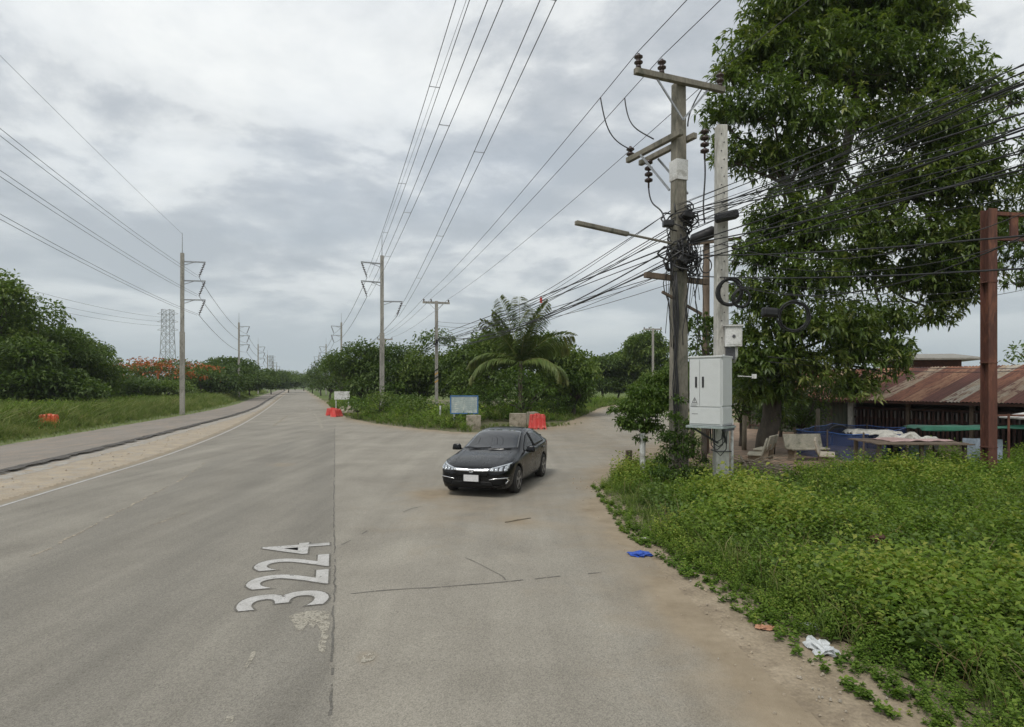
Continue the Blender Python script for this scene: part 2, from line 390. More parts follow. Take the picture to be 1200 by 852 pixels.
# road sheet: fine rows near the camera, attributes say how sandy each spot is and which resurfacing strip it belongs to
def road_mat():
    m, t, b, out = newmat('worn_asphalt'); vec = coords(t)
    a1 = t.nodes.new('ShaderNodeAttribute'); a1.attribute_name = 'dirt'
    a2 = t.nodes.new('ShaderNodeAttribute'); a2.attribute_name = 'strip'
    streak = tex(t, coords(t, 'Object', (1.6, .10, 1), R(-16)), 1.0, 6, .6, .3)
    blot = tex(t, vec, .45, 7, .62, .3)
    old = ramp(t, math_(t, 'ADD', math_(t, 'MULTIPLY', blot, .6), math_(t, 'MULTIPLY', streak, .4)), [(.35, (.206, .189, .156)), (.5, (.264, .244, .203)), (.65, (.318, .295, .245))])
    new = ramp(t, math_(t, 'ADD', math_(t, 'MULTIPLY', blot, .35), math_(t, 'MULTIPLY', streak, .65)), [(.33, (.168, .156, .131)), (.5, (.208, .194, .164)), (.67, (.248, .232, .196))])
    c = mixc(t, a2.outputs['Fac'], old, new)
    stone = t.nodes.new('ShaderNodeTexVoronoi'); stone.inputs['Scale'].default_value = 105; Lk(t, vec, stone.inputs['Vector'])
    c = mixc(t, .38, c, ramp(t, stone.outputs['Color'], [(.2, (.22,)*3), (.5, (.5,)*3), (.85, (.78,)*3)]), 'OVERLAY')
    pit = ramp(t, tex(t, vec, 55, 4, .8), [(.34, (.30,)*3), (.42, (1, 1, 1))])
    c = mixc(t, .72, c, pit, 'MULTIPLY')
    sand = ramp(t, tex(t, vec, 1.8, 8, .7), [(.3, (.205, .163, .108)), (.7, (.325, .268, .19))])
    fd = math_(t, 'ADD', a1.outputs['Fac'], math_(t, 'MULTIPLY', math_(t, 'SUBTRACT', tex(t, vec, 1.1, 8, .7, .4), .5), 1.1))
    fd = ramp(t, fd, [(.25, (0, 0, 0)), (.95, (1, 1, 1))])
    c = mixc(t, fd, c, sand)
    Lk(t, c, b.inputs['Base Color']); b.inputs['Roughness'].default_value = .88; b.inputs['Specular IOR Level'].default_value = .3
    bump(t, b, math_(t, 'ADD', stone.outputs[0], tex(t, vec, 30, 4, .7)), .35, .008)
    return m
ys = np.concatenate([np.linspace(-20, 1.5, 12), 1.6*1.0135**np.arange(0, 412)])
us = np.linspace(-1, 1, 560)
Xg = np.outer(ys*0 + 1, us); Yg = np.repeat(ys[:, None], len(us), 1)
half = np.maximum(10.5, Yg*1.15) ; Xg = Xg*half - np.where(Yg > 20, (Yg - 20)*.0, 0)
inside = inpoly(Xg, Yg, ROAD)
idx = -np.ones(Xg.shape, int)
q = inside[:-1, :-1] | inside[1:, :-1] | inside[:-1, 1:] | inside[1:, 1:]
use = np.zeros(Xg.shape, bool); use[:-1, :-1] |= q; use[1:, :-1] |= q; use[:-1, 1:] |= q; use[1:, 1:] |= q
idx[use] = np.arange(use.sum())
jj, ii = np.nonzero(q)
Tq = np.stack([idx[jj, ii], idx[jj, ii + 1], idx[jj + 1, ii + 1], idx[jj + 1, ii]], 1)
X, Y = Xg[use], Yg[use]
me = np_mesh('road', np.stack([X, Y, np.full(X.shape, .012)], 1), Tq)
dr = dist_line(X, Y, RIGHT); dl = dist_line(X, Y, LEFT); di = dist_line(X, Y, ISL_MAIN)
dirt = np.clip(1.35*np.exp(-(dr/.62)**1.3), 0, 1.3)*(.75 + .35*np.sin(Y*1.7)*np.sin(Y*.61)) + np.clip(.9*np.exp(-dl/.35), 0, 1) + np.clip(.9*np.exp(-di/.9), 0, 1)
dirt += .34*np.exp(-((X + 1.2)**2/3 + (Y - 13)**2/14)) + .30*np.clip(1 - np.abs(X - 4)/5, 0, 1)*np.clip((Y - 17)/6, 0, 1)*np.clip((60 - Y)/20, 0, 1)
dirt += .06 + .13*np.clip((X + .296*Y)/4, 0, 1)
for (px, py, rx, a) in ((430, 772, .12, .5), (350, 740, .10, .2), (505, 580, .5, .8), (610, 612, .35, .6), (330, 545, .5, .5)):
    g = G(px, py); dirt += a*np.exp(-(((X - g.x)/rx)**2 + ((Y - g.y)/(rx*1.3))**2))
joint = -.296*Y - .02
strip = np.clip((joint - X)/.05 + .5, 0, 1)*np.clip((42 - Y)/6, 0.25, 1)
lane2 = np.array([(0, 672), (20, 662), (55, 645), (100, 622), (155, 592), (215, 562), (240, 543)])
lw = np.array([[G(a, b).x, G(a, b).y] for a, b in lane2])
lx = np.interp(Y, lw[:, 1], lw[:, 0]); strip *= np.where(X < lx, .55, 1.0)*(.80 + .20*np.cos((X - joint)*2*math.pi/1.75 + 1.2))
a = me.attributes.new('dirt', 'FLOAT', 'POINT'); a.data.foreach_set('value', dirt.astype(np.float32))
a = me.attributes.new('strip', 'FLOAT', 'POINT'); a.data.foreach_set('value', strip.astype(np.float32))
tag(link('road', me, road_mat()), kind='structure')

from mathutils.geometry import delaunay_2d_cdt
def sheet(name, pts, z, m, kind='structure', thick=0):
    pv = [Vector((p[0], p[1])) for p in pts]; n = len(pv)
    co, _, fc, _, _, _ = delaunay_2d_cdt(pv, [(i, (i + 1) % n) for i in range(n)], [], 1, 1e-4)
    tri = [f if (co[f[1]] - co[f[0]]).cross(co[f[2]] - co[f[0]]) > 0 else (f[0], f[2], f[1]) for f in (tuple(q) for q in fc) if abs((co[f[1]] - co[f[0]]).cross(co[f[2]] - co[f[0]])) > 2e-6]
    bm = bmesh.new(); vv = [bm.verts.new((c.x, c.y, z)) for c in co]
    for f in tri: bm.faces.new([vv[i] for i in f])
    if thick:
        ext = bmesh.ops.extrude_face_region(bm, geom=list(bm.faces), use_keep_orig=True)
        for g in ext['geom']:
            if isinstance(g, bmesh.types.BMVert): g.co.z -= thick
        bmesh.ops.recalc_face_normals(bm, faces=bm.faces)
    me = bpy.data.meshes.new(name); bm.to_mesh(me); bm.free(); me.update()
    return tag(link(name, me, m), kind=kind)
def densify(pl, step, wob, r=rnd):
    o = []
    for a, b in zip(pl[:-1], pl[1:]):
        L = math.hypot(b[0] - a[0], b[1] - a[1]); st = max(step, (abs(a[1]))*.02); k = max(1, int(L/st))
        for i in range(k):
            t = i/k; o.append((a[0] + (b[0] - a[0])*t + r.uniform(-wob, wob), a[1] + (b[1] - a[1])*t + r.uniform(-wob, wob)))
    return o + [pl[-1]]
M['sand'] = mat('sandy_shoulder', (.38, .315, .225), (.28, .235, .175), 1.6, .95, bmp=.6, c3=(.30, .27, .225), fine=30)
M['gravel'] = mat('pale_gravel', (.36, .335, .295), (.25, .235, .205), 3.5, .95, bmp=.8, c3=(.30, .24, .17), fine=34)
M['path'] = mat('grey_path_asphalt', (.175, .155, .130), (.225, .20, .17), .7, .9, bmp=.4, c3=(.25, .205, .16), fine=40, stretch=(1.2, .3, 1))
M['edge'] = mat('broken_asphalt_edge', (.065, .062, .058), (.11, .10, .085), 6, .9, bmp=.8)
sheet('dirt_shoulder', densify(LEFT, .5, .06) + densify([(x + .2, y) for x, y in reversed(PATH_IN)], .5, .02), .004, M['sand'])
gin = densify(PATH_IN[2:-3], .35, .05); gout = [(x + .95 + .35*mnoise.noise(Vector((y*.35, 3, 0))) + .2*mnoise.noise(Vector((y*1.7, 9, 0))), y) for x, y in gin]
sheet('gravel_strip', gin + list(reversed(gout)), .009, M['gravel'])
pin = densify(PATH_IN, .3, .045); pout = densify([(x - .1, y) for x, y in reversed(PATH_OUT)], .5, .03)
sheet('path', pin + pout, .075, M['path'], thick=.09)
ed = densify(PATH_IN[1:-2], .22, .03)
sheet('path_edge', [(x - .10 - .07*rnd.random(), y) for x, y in ed] + [(x + .16 + .20*rnd.random(), y) for x, y in reversed(ed)], .079, M['edge'])
# grassy ground under the left verge, under the island and under the weeds on the right
M['verge'] = mat('verge_turf', (.085, .125, .028), (.13, .17, .045), 2.2, .95, bmp=.6, c3=(.17, .15, .08), fine=20)
M['underweed'] = mat('dark_weed_soil', (.075, .085, .030), (.12, .105, .055), 2.0, .95, bmp=.5, fine=20)  # darker, greener soil colour than the bare dirt around it
vo = [(-14, -20), (-40, -20), (-300, 404), (-156, 404)] + [(x + .05, y) for x, y in reversed(PATH_OUT)]
sheet('left_verge', densify(vo, 2, .02), .062, M['verge'])
isl = [p for p in ISL_MAIN if 31 <= p[1] <= 84 and p[0] > -27]
ISL_IN = isl + [(17, 84), (-2, 100), (-27, 95)]
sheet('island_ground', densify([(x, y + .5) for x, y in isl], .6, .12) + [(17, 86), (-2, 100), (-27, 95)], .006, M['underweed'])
WEED_EDGE = [(2.15, 14.6), (2.0, 12.6), (2.05, 10.3), (2.3, 8.7), (2.62, 7.4), (2.78, 6.0), (2.92, 5.1), (3.1, 4.3), (3.4, 3.2), (3.9, 1), (4.2, -4)]
WEED = WEED_EDGE + [(16, -4), (24, 6), (24, 15.2), (14.5, 16.6), (10.5, 16.8), (8.2, 16.2), (6.6, 14.9), (5.4, 14.6), (5.2, 16.4), (3.4, 16.6)]
M['margin'] = mat('dirt_margin', (.215, .172, .115), (.315, .26, .185), 1.8, .95, bmp=.6, c3=(.20, .16, .11), fine=26)
mg = [(x - .9, y) for x, y in RIGHT if y < 16 and y > -6]
sheet('dirt_margin', densify(mg, .4, .02) + [(7, -4), (7, 10), (6, 15)], .004, M['margin'])
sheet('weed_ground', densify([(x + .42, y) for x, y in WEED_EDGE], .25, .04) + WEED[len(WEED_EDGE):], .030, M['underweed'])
M['yard'] = mat('reddish_yard_dirt', (.20, .135, .09), (.28, .20, .14), 1.6, .95, bmp=.6, c3=(.16, .12, .08), fine=22)
sheet('yard_dirt', densify([(6.2, 15.4), (11, 17.2), (20, 15.5), (34, 20), (34, 40), (12.6, 40), (9.6, 28), (6.6, 21.5), (5.2, 18.6)], .6, .06), .022, M['yard'])

# paint, cracks and patches lying on the road
M['marking'] = mat('worn_white_paint', (.46, .45, .43), (.37, .36, .335), 6, .7, fine=60)
M['faded'] = mat('faded_cream_paint', (.37, .34, .275), (.29, .27, .22), 9, .8, fine=50, contrast=(.45, .6))
M['tar'] = mat('tar_crack', (.10, .094, .08), (.15, .14, .12), 9, .85, fine=50)
M['yellowsand'] = mat('sand_in_crack', (.37, .32, .235), (.28, .25, .20), 3, .9, fine=50)
def worn(m, lo, hi, scale):
    t = m.node_tree; out = [n for n in t.nodes if n.type == 'OUTPUT_MATERIAL'][0]; b = out.inputs[0].links[0].from_socket
    f = ramp(t, math_(t, 'ADD', math_(t, 'MULTIPLY', tex(t, coords(t), scale, 8, .7), .6), math_(t, 'MULTIPLY', tex(t, coords(t), scale*5, 4, .7), .4)), [(lo, (0, 0, 0)), (hi, (1, 1, 1))])
    tr = t.nodes.new('ShaderNodeBsdfTransparent'); mx = t.nodes.new('ShaderNodeMixShader'); Lk(t, f, mx.inputs[0]); Lk(t, tr.outputs[0], mx.inputs[1]); Lk(t, b, mx.inputs[2]); Lk(t, mx.outputs[0], out.inputs[0])
worn(M['marking'], .36, .44, 8); worn(M['faded'], .43, .52, 9); worn(M['yellowsand'], .42, .55, 4); worn(M['tar'], .40, .50, 5); worn(M['edge'], .38, .52, 1.5)
def ribbon(name, pts, width, z, m, wob=.0, step=.15, gaps=0, label=None, cat=None, kind=None, group=None):
    mbr = MB(); pl = densify(smooth_pl(pts, 1), step, wob); prev = None
    for i, p in enumerate(pl):
        a = pl[max(0, i - 1)]; b = pl[min(len(pl) - 1, i + 1)]
        d = Vector((b[0] - a[0], b[1] - a[1])); d = d.normalized() if d.length else Vector((0, 1)); nrm = Vector((-d.y, d.x))
        ww = width*(.65 + .7*rnd.random()) if wob else width*(.9 + .2*rnd.random())
        cur = ((p[0] - nrm.x*ww/2, p[1] - nrm.y*ww/2, z), (p[0] + nrm.x*ww/2, p[1] + nrm.y*ww/2, z))
        if prev and rnd.random() >= gaps: mbr.add([prev[0], cur[0], cur[1], prev[1]], [(3, 2, 1, 0)])
        prev = cur
    me_ = mbr.mesh(name)
    if me_.polygons and me_.polygons[0].normal.z < 0: me_.flip_normals()
    return tag(link(name, me_, m), label, cat, group, kind)
gg = lambda L: [(G(a, b).x, G(a, b).y) for a, b in L]
edge = [(x + .35, y) for x, y in LEFT if y > 2]
ribbon('edge_line', edge, .085, .018, M['marking'], 0, .25, 0, 'thin worn white edge line along the left side of the carriageway', 'road marking')
ribbon('road_joint', [(-.296*y - .02 + .02*math.sin(y), y) for y in (1.2, 3, 5, 8, 12, 16, 22, 30, 38)], .020, .017, M['tar'], .012, .12, .12, kind='structure')
ribbon('road_crack', gg([(398, 699), (450, 693), (520, 689), (585, 684), (640, 678), (705, 672)]), .022, .017, M['tar'], .012, .08, .15, kind='structure')
ribbon('road_crack', gg([(545, 655), (575, 668), (600, 685)]), .014, .017, M['tar'], .012, .08, .3, kind='structure')
ribbon('road_crack', gg([(400, 640), (440, 618), (470, 600), (520, 588)]), .02, .017, M['tar'], .02, .1, .5, kind='structure')
ribbon('sandy_crack', [tuple(p) for p in lw[1:]], .05, .017, M['yellowsand'], .035, .10, .22, kind='structure')
ribbon('sandy_crack', gg([(176, 617), (195, 611), (218, 602)]), .04, .017, M['yellowsand'], .02, .08, .25, kind='structure')
ribbon('turn_line', gg([(358, 477), (367, 483), (374, 492), (377, 502)]), .18, .018, M['faded'], 0, .3, 0, 'faded white line curving towards the side road in the distance', 'road marking')
ribbon('stop_line', gg([(371, 503), (386, 503.5)]), .35, .019, M['faded'], 0, .3, 0, 'short faded white bar at the foot of the curving line', 'road marking')
ribbon('give_way_line', gg([(396, 493), (402, 494), (410, 494)]), .3, .018, M['faded'], 0, .3, .05, 'short faded white dash beside the island corner', 'road marking')
ribbon('centre_dash', gg([(320, 500), (337, 487)]), .14, .018, M['yellowsand'], .01, .3, .1, 'faded yellow dash in the middle of the far road', 'road marking')
for p, ww in (((282, 806, 268, 852), .05), ((300, 765, 285, 790), .04)):
    ribbon('faded_dash', gg([(p[0], p[1]), (p[2], p[3])]), ww, .017, M['faded'], .02, .03, .55, 'almost worn away cream paint dashes on the near left lane', 'road marking', group='worn dashes on the near lane')
# flaking arrow remnant (two lobes) by the joint
arrow = []
ol = [(338, 724), (352, 719), (370, 717), (387, 719), (386, 733), (384, 748), (383, 762), (378, 768), (373, 764), (374, 752), (377, 740), (372, 733), (366, 738), (361, 733), (355, 741), (349, 741), (344, 733)]
pts = gg(ol); den = densify(pts + [pts[0]], .05, .012)[:-1]
ar = sheet('worn_arrow_marking', den, .017, M['faded'], kind=None)
tag(ar, 'flaking cream remnant of a painted arrow just below the white number 3224', 'road marking')
def blob(px, py, rr): 
    g = G(px, py); return [(g.x + rr*math.cos(t)*rnd.uniform(.6, 1.2), g.y + rr*1.3*math.sin(t)*rnd.uniform(.6, 1.2)) for t in [i*math.pi/6 for i in range(12)]]
pb = sheet('paint_spot', blob(430, 773, .07), .0172, M['faded'], kind=None)
tag(pb, 'small pale splash of old paint right of the dark joint in the foreground', 'road marking')
# 3224
def text_mesh(txt, size, offset, name):
    cu = bpy.data.curves.new(name, 'FONT'); cu.body = txt; cu.size = size; cu.offset = offset; cu.resolution_u = 6; cu.space_character = 1.12
    o = bpy.data.objects.new(name, cu); col.objects.link(o); bpy.context.view_layer.update()
    me = bpy.data.meshes.new_from_object(o.evaluated_get(bpy.context.evaluated_depsgraph_get())); bpy.data.objects.remove(o); return me
def fit_text(me, ox, oy, ux, uy, wx, wy, z, ext=None):
    co = np.array([v.co[:] for v in me.vertices]); mn, mx = co[:, :2].min(0), co[:, :2].max(0)
    if ext is not None: mn, mx = ext
    t = (co[:, :2] - mn)/(mx - mn)
    for v_, (a_, b_) in zip(me.vertices, t):
        v_.co = (ox + ux[0]*a_*wx + uy[0]*b_*wy, oy + ux[1]*a_*wx + uy[1]*b_*wy, z)
    return mn, mx
dv = Vector((-.296, 1, 0)).normalized(); lf = Vector((-dv.y, dv.x, 0))
o0 = G(385, 709)
tm = text_mesh('3224', 1, .010, 'route_number'); hm = text_mesh('3224', 1, .030, 'halo')
ext = fit_text(tm, o0.x, o0.y, dv, lf, 2.85, .99, .0215)
fit_text(hm, o0.x, o0.y, dv, lf, 2.85, .99, .0175, ext)
num = link('route_number', tm, M['marking']); tag(num, 'large white number 3224 lying sideways on the asphalt left of the dark joint', 'road marking')
M['halo'] = mat('grey_number_outline', (.135, .127, .108), (.17, .16, .135), 9, .85, fine=50); worn(M['halo'], .42, .56, 7)  # dark grey, patchy rim around the digits, from a wider copy beneath them
link('outline', hm, M['halo'], num)

# ------------------------------------------------------------ hills and haze
def hill(name, cx_, y0, width, peak, depth, m, seed, bottom=-4):
    nxh, nyh = 90, 14; vs = []; fs = []
    for j in range(nyh):
        for i in range(nxh):
            u = i/(nxh - 1)*2 - 1; v_ = j/(nyh - 1)
            e = max(0, 1 - u*u)**.7*math.sin(math.pi*min(1, v_*1.0))
            z = bottom + peak*e*(.62 + .75*mnoise.fractal(Vector((u*3.2 + seed, v_*1.5, seed)), .9, 2.1, 5))
            vs.append((cx_ + u*width/2, y0 + v_*depth, max(z, bottom)))
    fs = [(j*nxh + i, j*nxh + i + 1, (j + 1)*nxh + i + 1, (j + 1)*nxh + i) for j in range(nyh - 1) for i in range(nxh - 1)]
    return tag(link(name, MB().add(vs, fs).mesh(name), m, None, True), kind='structure')
M['hill'] = mat('wooded_hill', (.05, .07, .03), (.075, .095, .04), .004, .95, fine=.02)
hill('hills', -2400, 5600, 5200, 230, 1600, M['hill'], 3.1)
hill('hills', 5200, 5200, 4800, 215, 1800, M['hill'], 8.4)
hill('hills', 500, 7200, 9000, 200, 1600, M['hill'], 5.7)
hzm = bpy.data.materials.new('haze_air'); hzm.use_nodes = True; t = hzm.node_tree; t.nodes.clear()
o_ = t.nodes.new('ShaderNodeOutputMaterial'); pv = t.nodes.new('ShaderNodeVolumePrincipled'); pv.inputs['Density'].default_value = .00022
pv.inputs['Color'].default_value = (.82, .89, 1, 1); pv.inputs['Anisotropy'].default_value = .2; Lk(t, pv.outputs[0], o_.inputs['Volume'])
HAZE = True
if HAZE:
    mbh = MB(); mbh.box((0, 4500, 320), (19000, 15800, 652)); hzo = mbh.build('haze', hzm); tag(hzo, kind='stuff')

# ============================================================ TREES
def pc(px, py, D, rpx, asp=.8):
    p = P(px, py, D); r_ = rpx/F*D; return (p.x, p.y, p.z, r_, r_*asp)
# big mango-like tree on the right
mango_base = Vector((9.3, 21.8, 0))
mc = []
for (px, py, D, rp) in [(925, 20, 21, 52), (985, 15, 22, 60), (1050, 25, 22, 52), (1095, 30, 22.5, 26), (890, 70, 21, 38), (940, 85, 20.5, 50), (1000, 85, 21, 55), (1060, 90, 21.5, 48),
                        (1110, 105, 22, 38), (1155, 112, 22, 26), (1185, 118, 22.5, 14), (858, 92, 20.5, 22), (850, 140, 20.5, 28), (895, 135, 20, 42), (950, 150, 20, 48), (1010, 150, 23, 40), (1070, 160, 21, 50), (1125, 165, 21.5, 42),
                        (862, 188, 20.5, 26), (905, 195, 20.5, 34), (950, 215, 21.5, 34), (1040, 215, 22.5, 34), (1090, 225, 21, 46), (1140, 225, 21.5, 36), (1165, 262, 22, 28),
                        (915, 260, 20.5, 34), (955, 275, 20, 42), (1005, 270, 22, 40), (1060, 285, 21, 44), (1115, 290, 21, 42), (1150, 320, 21.5, 24),
                        (900, 310, 20.5, 32), (945, 335, 20, 44), (1000, 330, 22, 36), (1085, 335, 21.5, 34), (1125, 350, 21, 28), (895, 365, 20.5, 30), (940, 390, 20, 42), (990, 385, 20.5, 36), (1040, 372, 21, 24),
                        (1095, 375, 21, 22), (1005, 420, 20.5, 30), (900, 425, 20.5, 32), (955, 440, 20.3, 36), (1010, 452, 20.5, 22), (1045, 410, 20.5, 22), (915, 465, 21, 28), (1050, 440, 20.5, 12), (1100, 320, 21, 36), (1140, 290, 21, 30), (1120, 200, 21, 38), (1010, 240, 21.5, 26), (1060, 330, 21.5, 22), (880, 395, 21, 24), (882, 300, 20.5, 24), (878, 345, 20.5, 24), (872, 432, 20.6, 24), (885, 462, 21, 24), (905, 488, 22, 18),
                        (1000, -40, 21, 60), (930, -35, 21, 50), (1065, -35, 22, 50)]:
    mc.append(pc(px, py, D, rp, 1.0))
r9 = random.Random(44)
for a_, b_ in [(r9.choice(mc), r9.choice(mc)) for _ in range(900)]:
    dd_ = (Vector(a_[:3]) - Vector(b_[:3])).length
    if 1.0 < dd_ < 2.6 and len(mc) < 96:
        mc.append(tuple((a_[q] + b_[q])/2 + r9.uniform(-.5, .5) for q in range(3)) + ((.5*a_[3] + .1)*r9.uniform(.8, 1.3),)*2)
mroot = empty('mango_tree', mango_base, 'huge dark green long-leaved tree with a thick trunk towering over the shed and benches', 'tree')
mb = MB(); r3 = random.Random(3)
fork = Vector((.5, -.2, 3.6)); limb(mb, (-.1, 0, -.1), fork, .36, .30, 10, .05, 5, r3)
nodes = [fork]
for tgt in [(1.2, -.4, 7.5), (2.5, -.3, 10.5), (3.6, 0, 7.0), (.4, -.8, 9.5), (3.5, .2, 13.5), (5.2, 0, 9.5), (1.6, -.3, 13.8)]:
    src = min(nodes, key=lambda n_: (n_ - Vector(tgt)).length + (2 if n_.z > tgt[2] else 0))
    limb(mb, src, tgt, .30 if src is fork else .2, .13, 8, .10, 5, r3); nodes.append(Vector(tgt))
for c in mc[:62]:
    t_ = Vector(c[:3]) - mango_base; src = min(nodes, key=lambda n_: (n_ - t_).length)
    e = t_ + Vector((0, 0, -.1)); limb(mb, src, e, .075, .03, 5, .14, 5, r3)
    for _ in range(4):
        limb(mb, e, e + Vector((r3.uniform(-1, 1), r3.uniform(-1, 1), r3.uniform(-.5, .9)))*c[3]*.8, .025, .010, 4, .15, 3, r3)
mb.build('trunk', M['bark'], mroot, True)
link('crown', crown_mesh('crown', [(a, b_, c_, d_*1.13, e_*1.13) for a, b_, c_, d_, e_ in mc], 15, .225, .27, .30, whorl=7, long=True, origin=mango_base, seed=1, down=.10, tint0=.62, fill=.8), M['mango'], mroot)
# neighbour crown entering the frame on the right
c2 = [pc(*a) for a in [(1210, 175, 19, 22), (1215, 225, 19, 28), (1225, 265, 19, 34), (1205, 300, 19, 26), (1222, 325, 19, 26), (1240, 200, 20, 40), (1250, 280, 20, 45), (1185, 330, 19, 12), (1280, 240, 21, 55), (1290, 320, 21, 45)]]
tree('mango_tree', 'edge of a second long-leaved tree crown entering at the far right beside the rusty beam', (18.4, 20.5, 0), c2, 14, .23, 'mango', trunk_r=.3, seed=4, aspect=.20, droop=.3, whorl=9, long=True, down=.2, fill=.6)
c3 = [pc(*a) for a in [(1192, 412, 40, 12), (1210, 420, 40, 20), (1230, 428, 40, 22), (1180, 424, 40, 7)]]
tree('mango_tree', 'light green treetop showing over the rusty roof at the right edge', (36, 40, 0), c3, 8, .3, 'mid_tree', trunk_r=.2, seed=5)
# dark shrubs and small trees around the foot of the big tree
for k, (lab, px, D, wd, z0, z1, lm, n_) in enumerate([
    ('dark bushy sapling left of the white cabinet pole in front of the yard', 826, 19, 2.2, 2.2, 4.8, 'dark_tree', 9),
    ('dark shrub mass under the big tree behind the cabinet', 868, 24.5, 3.4, .3, 4.2, 'dark_tree', 14),
    ('dark shrub growing behind the concrete benches beside the shed', 938, 27.5, 4.6, .1, 3.3, 'dark_tree', 16),
    ('low dark bush between the thick trunk and the green shutter', 915, 29, 3.6, .1, 2.6, 'dark_tree', 10),
    ('dark leafy sapling behind the old pole and the timber pole', 812, 21.5, 2.0, 1.9, 4.4, 'mid_tree', 10)]):
    b = Vector(((px - HX)/F*D, D, 0)); tree('tree', lab, b, auto_clumps(b, wd, z0, z1, n_, 40 + k), 34, .17, lm, trunk_r=.09, seed=40 + k)

# trees behind the island and along the side road
spec = [  # label, px, D, width_m, z0, top py, mat, leaf
    ('dark round tree at the left end of the island behind the bushes', 425, 62, 8, .6, 400, 'dark_tree'),
    ('dense dark tree left of the striped pole', 468, 63, 9, .5, 404, 'dark_tree'),
    ('tall bushy green tree between the striped pole and the signboard', 497, 62, 8, .5, 388, 'mid_tree'),
    ('dark tree with a knobbly top directly behind the signboard', 545, 59, 8, .5, 388, 'dark_tree'),
    ('green tree left behind the coconut palm', 572, 55, 7, .5, 384, 'mid_tree'),
    ('dark tree right behind the coconut palm', 628, 52, 7.5, .5, 390, 'dark_tree'),
    ('green rounded tree right of the palm by the side road', 655, 50, 6.5, .5, 406, 'mid_tree'),
    ('low leafy tree leaning out at the inner corner of the side road', 672, 49, 4.2, .3, 428, 'shrub'),
    ('dark tree far down the side road on its left', 706, 92, 9, .5, 416, 'dark_tree'),
    ('dark green tree closing the end of the side road', 740, 98, 11, .5, 408, 'mid_tree'),
    ('large round crowned tree standing behind the side road bend', 752, 92, 9.6, 2.5, 387, 'mid_tree'),
    ('bushy tree at the right of the side road behind the thin shrub', 775, 66, 7, .3, 436, 'mid_tree'),
    ('low dense tree filling the gap behind the side road bend', 724, 108, 12, .3, 414, 'dark_tree'),
    ('broad dark tree behind the old pole beyond the side road', 790, 88, 11, .3, 424, 'dark_tree'),
    ('distant leafy tree between the cabinet pole and the big tree', 845, 75, 11, .3, 418, 'mid_tree'),
    ('dark distant tree behind the thick trunk', 900, 70, 11, .3, 416, 'dark_tree'),
    ('dark hedge tree behind the concrete poles beside the yard', 812, 60, 8, .3, 425, 'dark_tree'),
]
for k, (lab, px, D, wd, z0, ty, lm) in enumerate(spec):
    b = Vector(((px - HX)/F*D, D, 0)); z1 = H + (HY - ty)/F*D
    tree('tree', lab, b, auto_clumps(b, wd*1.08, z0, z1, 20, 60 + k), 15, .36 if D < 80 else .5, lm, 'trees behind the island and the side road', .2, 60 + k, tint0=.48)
# round leafy tree under the palm
b = Vector((.9, 43, 0)); tree('tree', 'round leafy green bush tree directly under the coconut palm behind the concrete blocks', b, [pc(612, 455, 43, 24), pc(590, 462, 42, 18), pc(632, 460, 42, 19), pc(607, 440, 42.5, 16), pc(645, 450, 44, 16), pc(575, 470, 43, 14), pc(600, 475, 41.5, 14), pc(625, 478, 42, 12)], 16, .26, 'shrub', trunk_r=.15, seed=80, tint0=.42)

# coconut palm
pb_ = Vector((.62, 44, 0)); proot = empty('coconut_palm', pb_, 'coconut palm with tall arching fronds rising above the round bush on the island', 'tree')
mb = MB(); limb(mb, (0, 0, -.1), (0, 0, 4.3), .2, .15, 9, .02, 6); mb.build('trunk', M['pale_bark'], proot, True)
def frond(az_, el, L, bend, twist, seed):
    r = np.random.default_rng(seed); n = 16; pts = []; p = Vector((0, 0, 4.2)); e = el
    for i in range(n + 1):
        pts.append(p.copy()); p = p + Vector((math.cos(az_)*math.cos(e), math.sin(az_)*math.cos(e), math.sin(e)))*L/n; e -= bend/n*(.35 + 1.3*i/n)
    C, D, Ls, Ts = [], [], [], []
    for i in range(3, n*8):
        t = i/(n*8); q = t*n; a = int(q); fr = q - a; c = pts[a].lerp(pts[min(a + 1, n)], fr); ax = (pts[min(a + 1, n)] - pts[a]).normalized()
        side = ax.cross(Vector((0, 0, 1))).normalized() if abs(ax.z) < .99 else Vector((-math.sin(az_), math.cos(az_), 0))
        side = (Matrix.Rotation(twist, 3, ax) @ side)
        for s_ in (-1, 1):
            d = (side*s_*.72 + ax*.55 + Vector((0, 0, -.33))).normalized(); C.append(c); D.append(d)
            Ls.append(L*.27*math.sin(math.pi*(.12 + .82*t))**.6*r.uniform(.8, 1.1)); Ts.append(.45 + .25*r.random() + (.25 if t > .8 else 0))
    V, T, k = leaf_arrays(np.array(C), unit(np.array(D) + r.normal(0, .08, (len(D), 3))), np.array(Ls), .08, .32, True, r)
    m_ = MB(); m_.tube(pts, [.045*(1 - .8*i/n) for i in range(n + 1)], 4)
    nv = len(V); rv = np.array(m_.v); rt = []
    for f in m_.f:
        for j in range(1, len(f) - 1): rt.append((f[0], f[j], f[j + 1]))
    V = np.concatenate([V, rv]); T = np.concatenate([T, np.array(rt) + nv]); tt = np.concatenate([np.repeat(Ts, k), np.full(len(rv), .95)])
    link('frond', np_mesh('frond', V, T, tt), M['palm'], proot)
k = 0
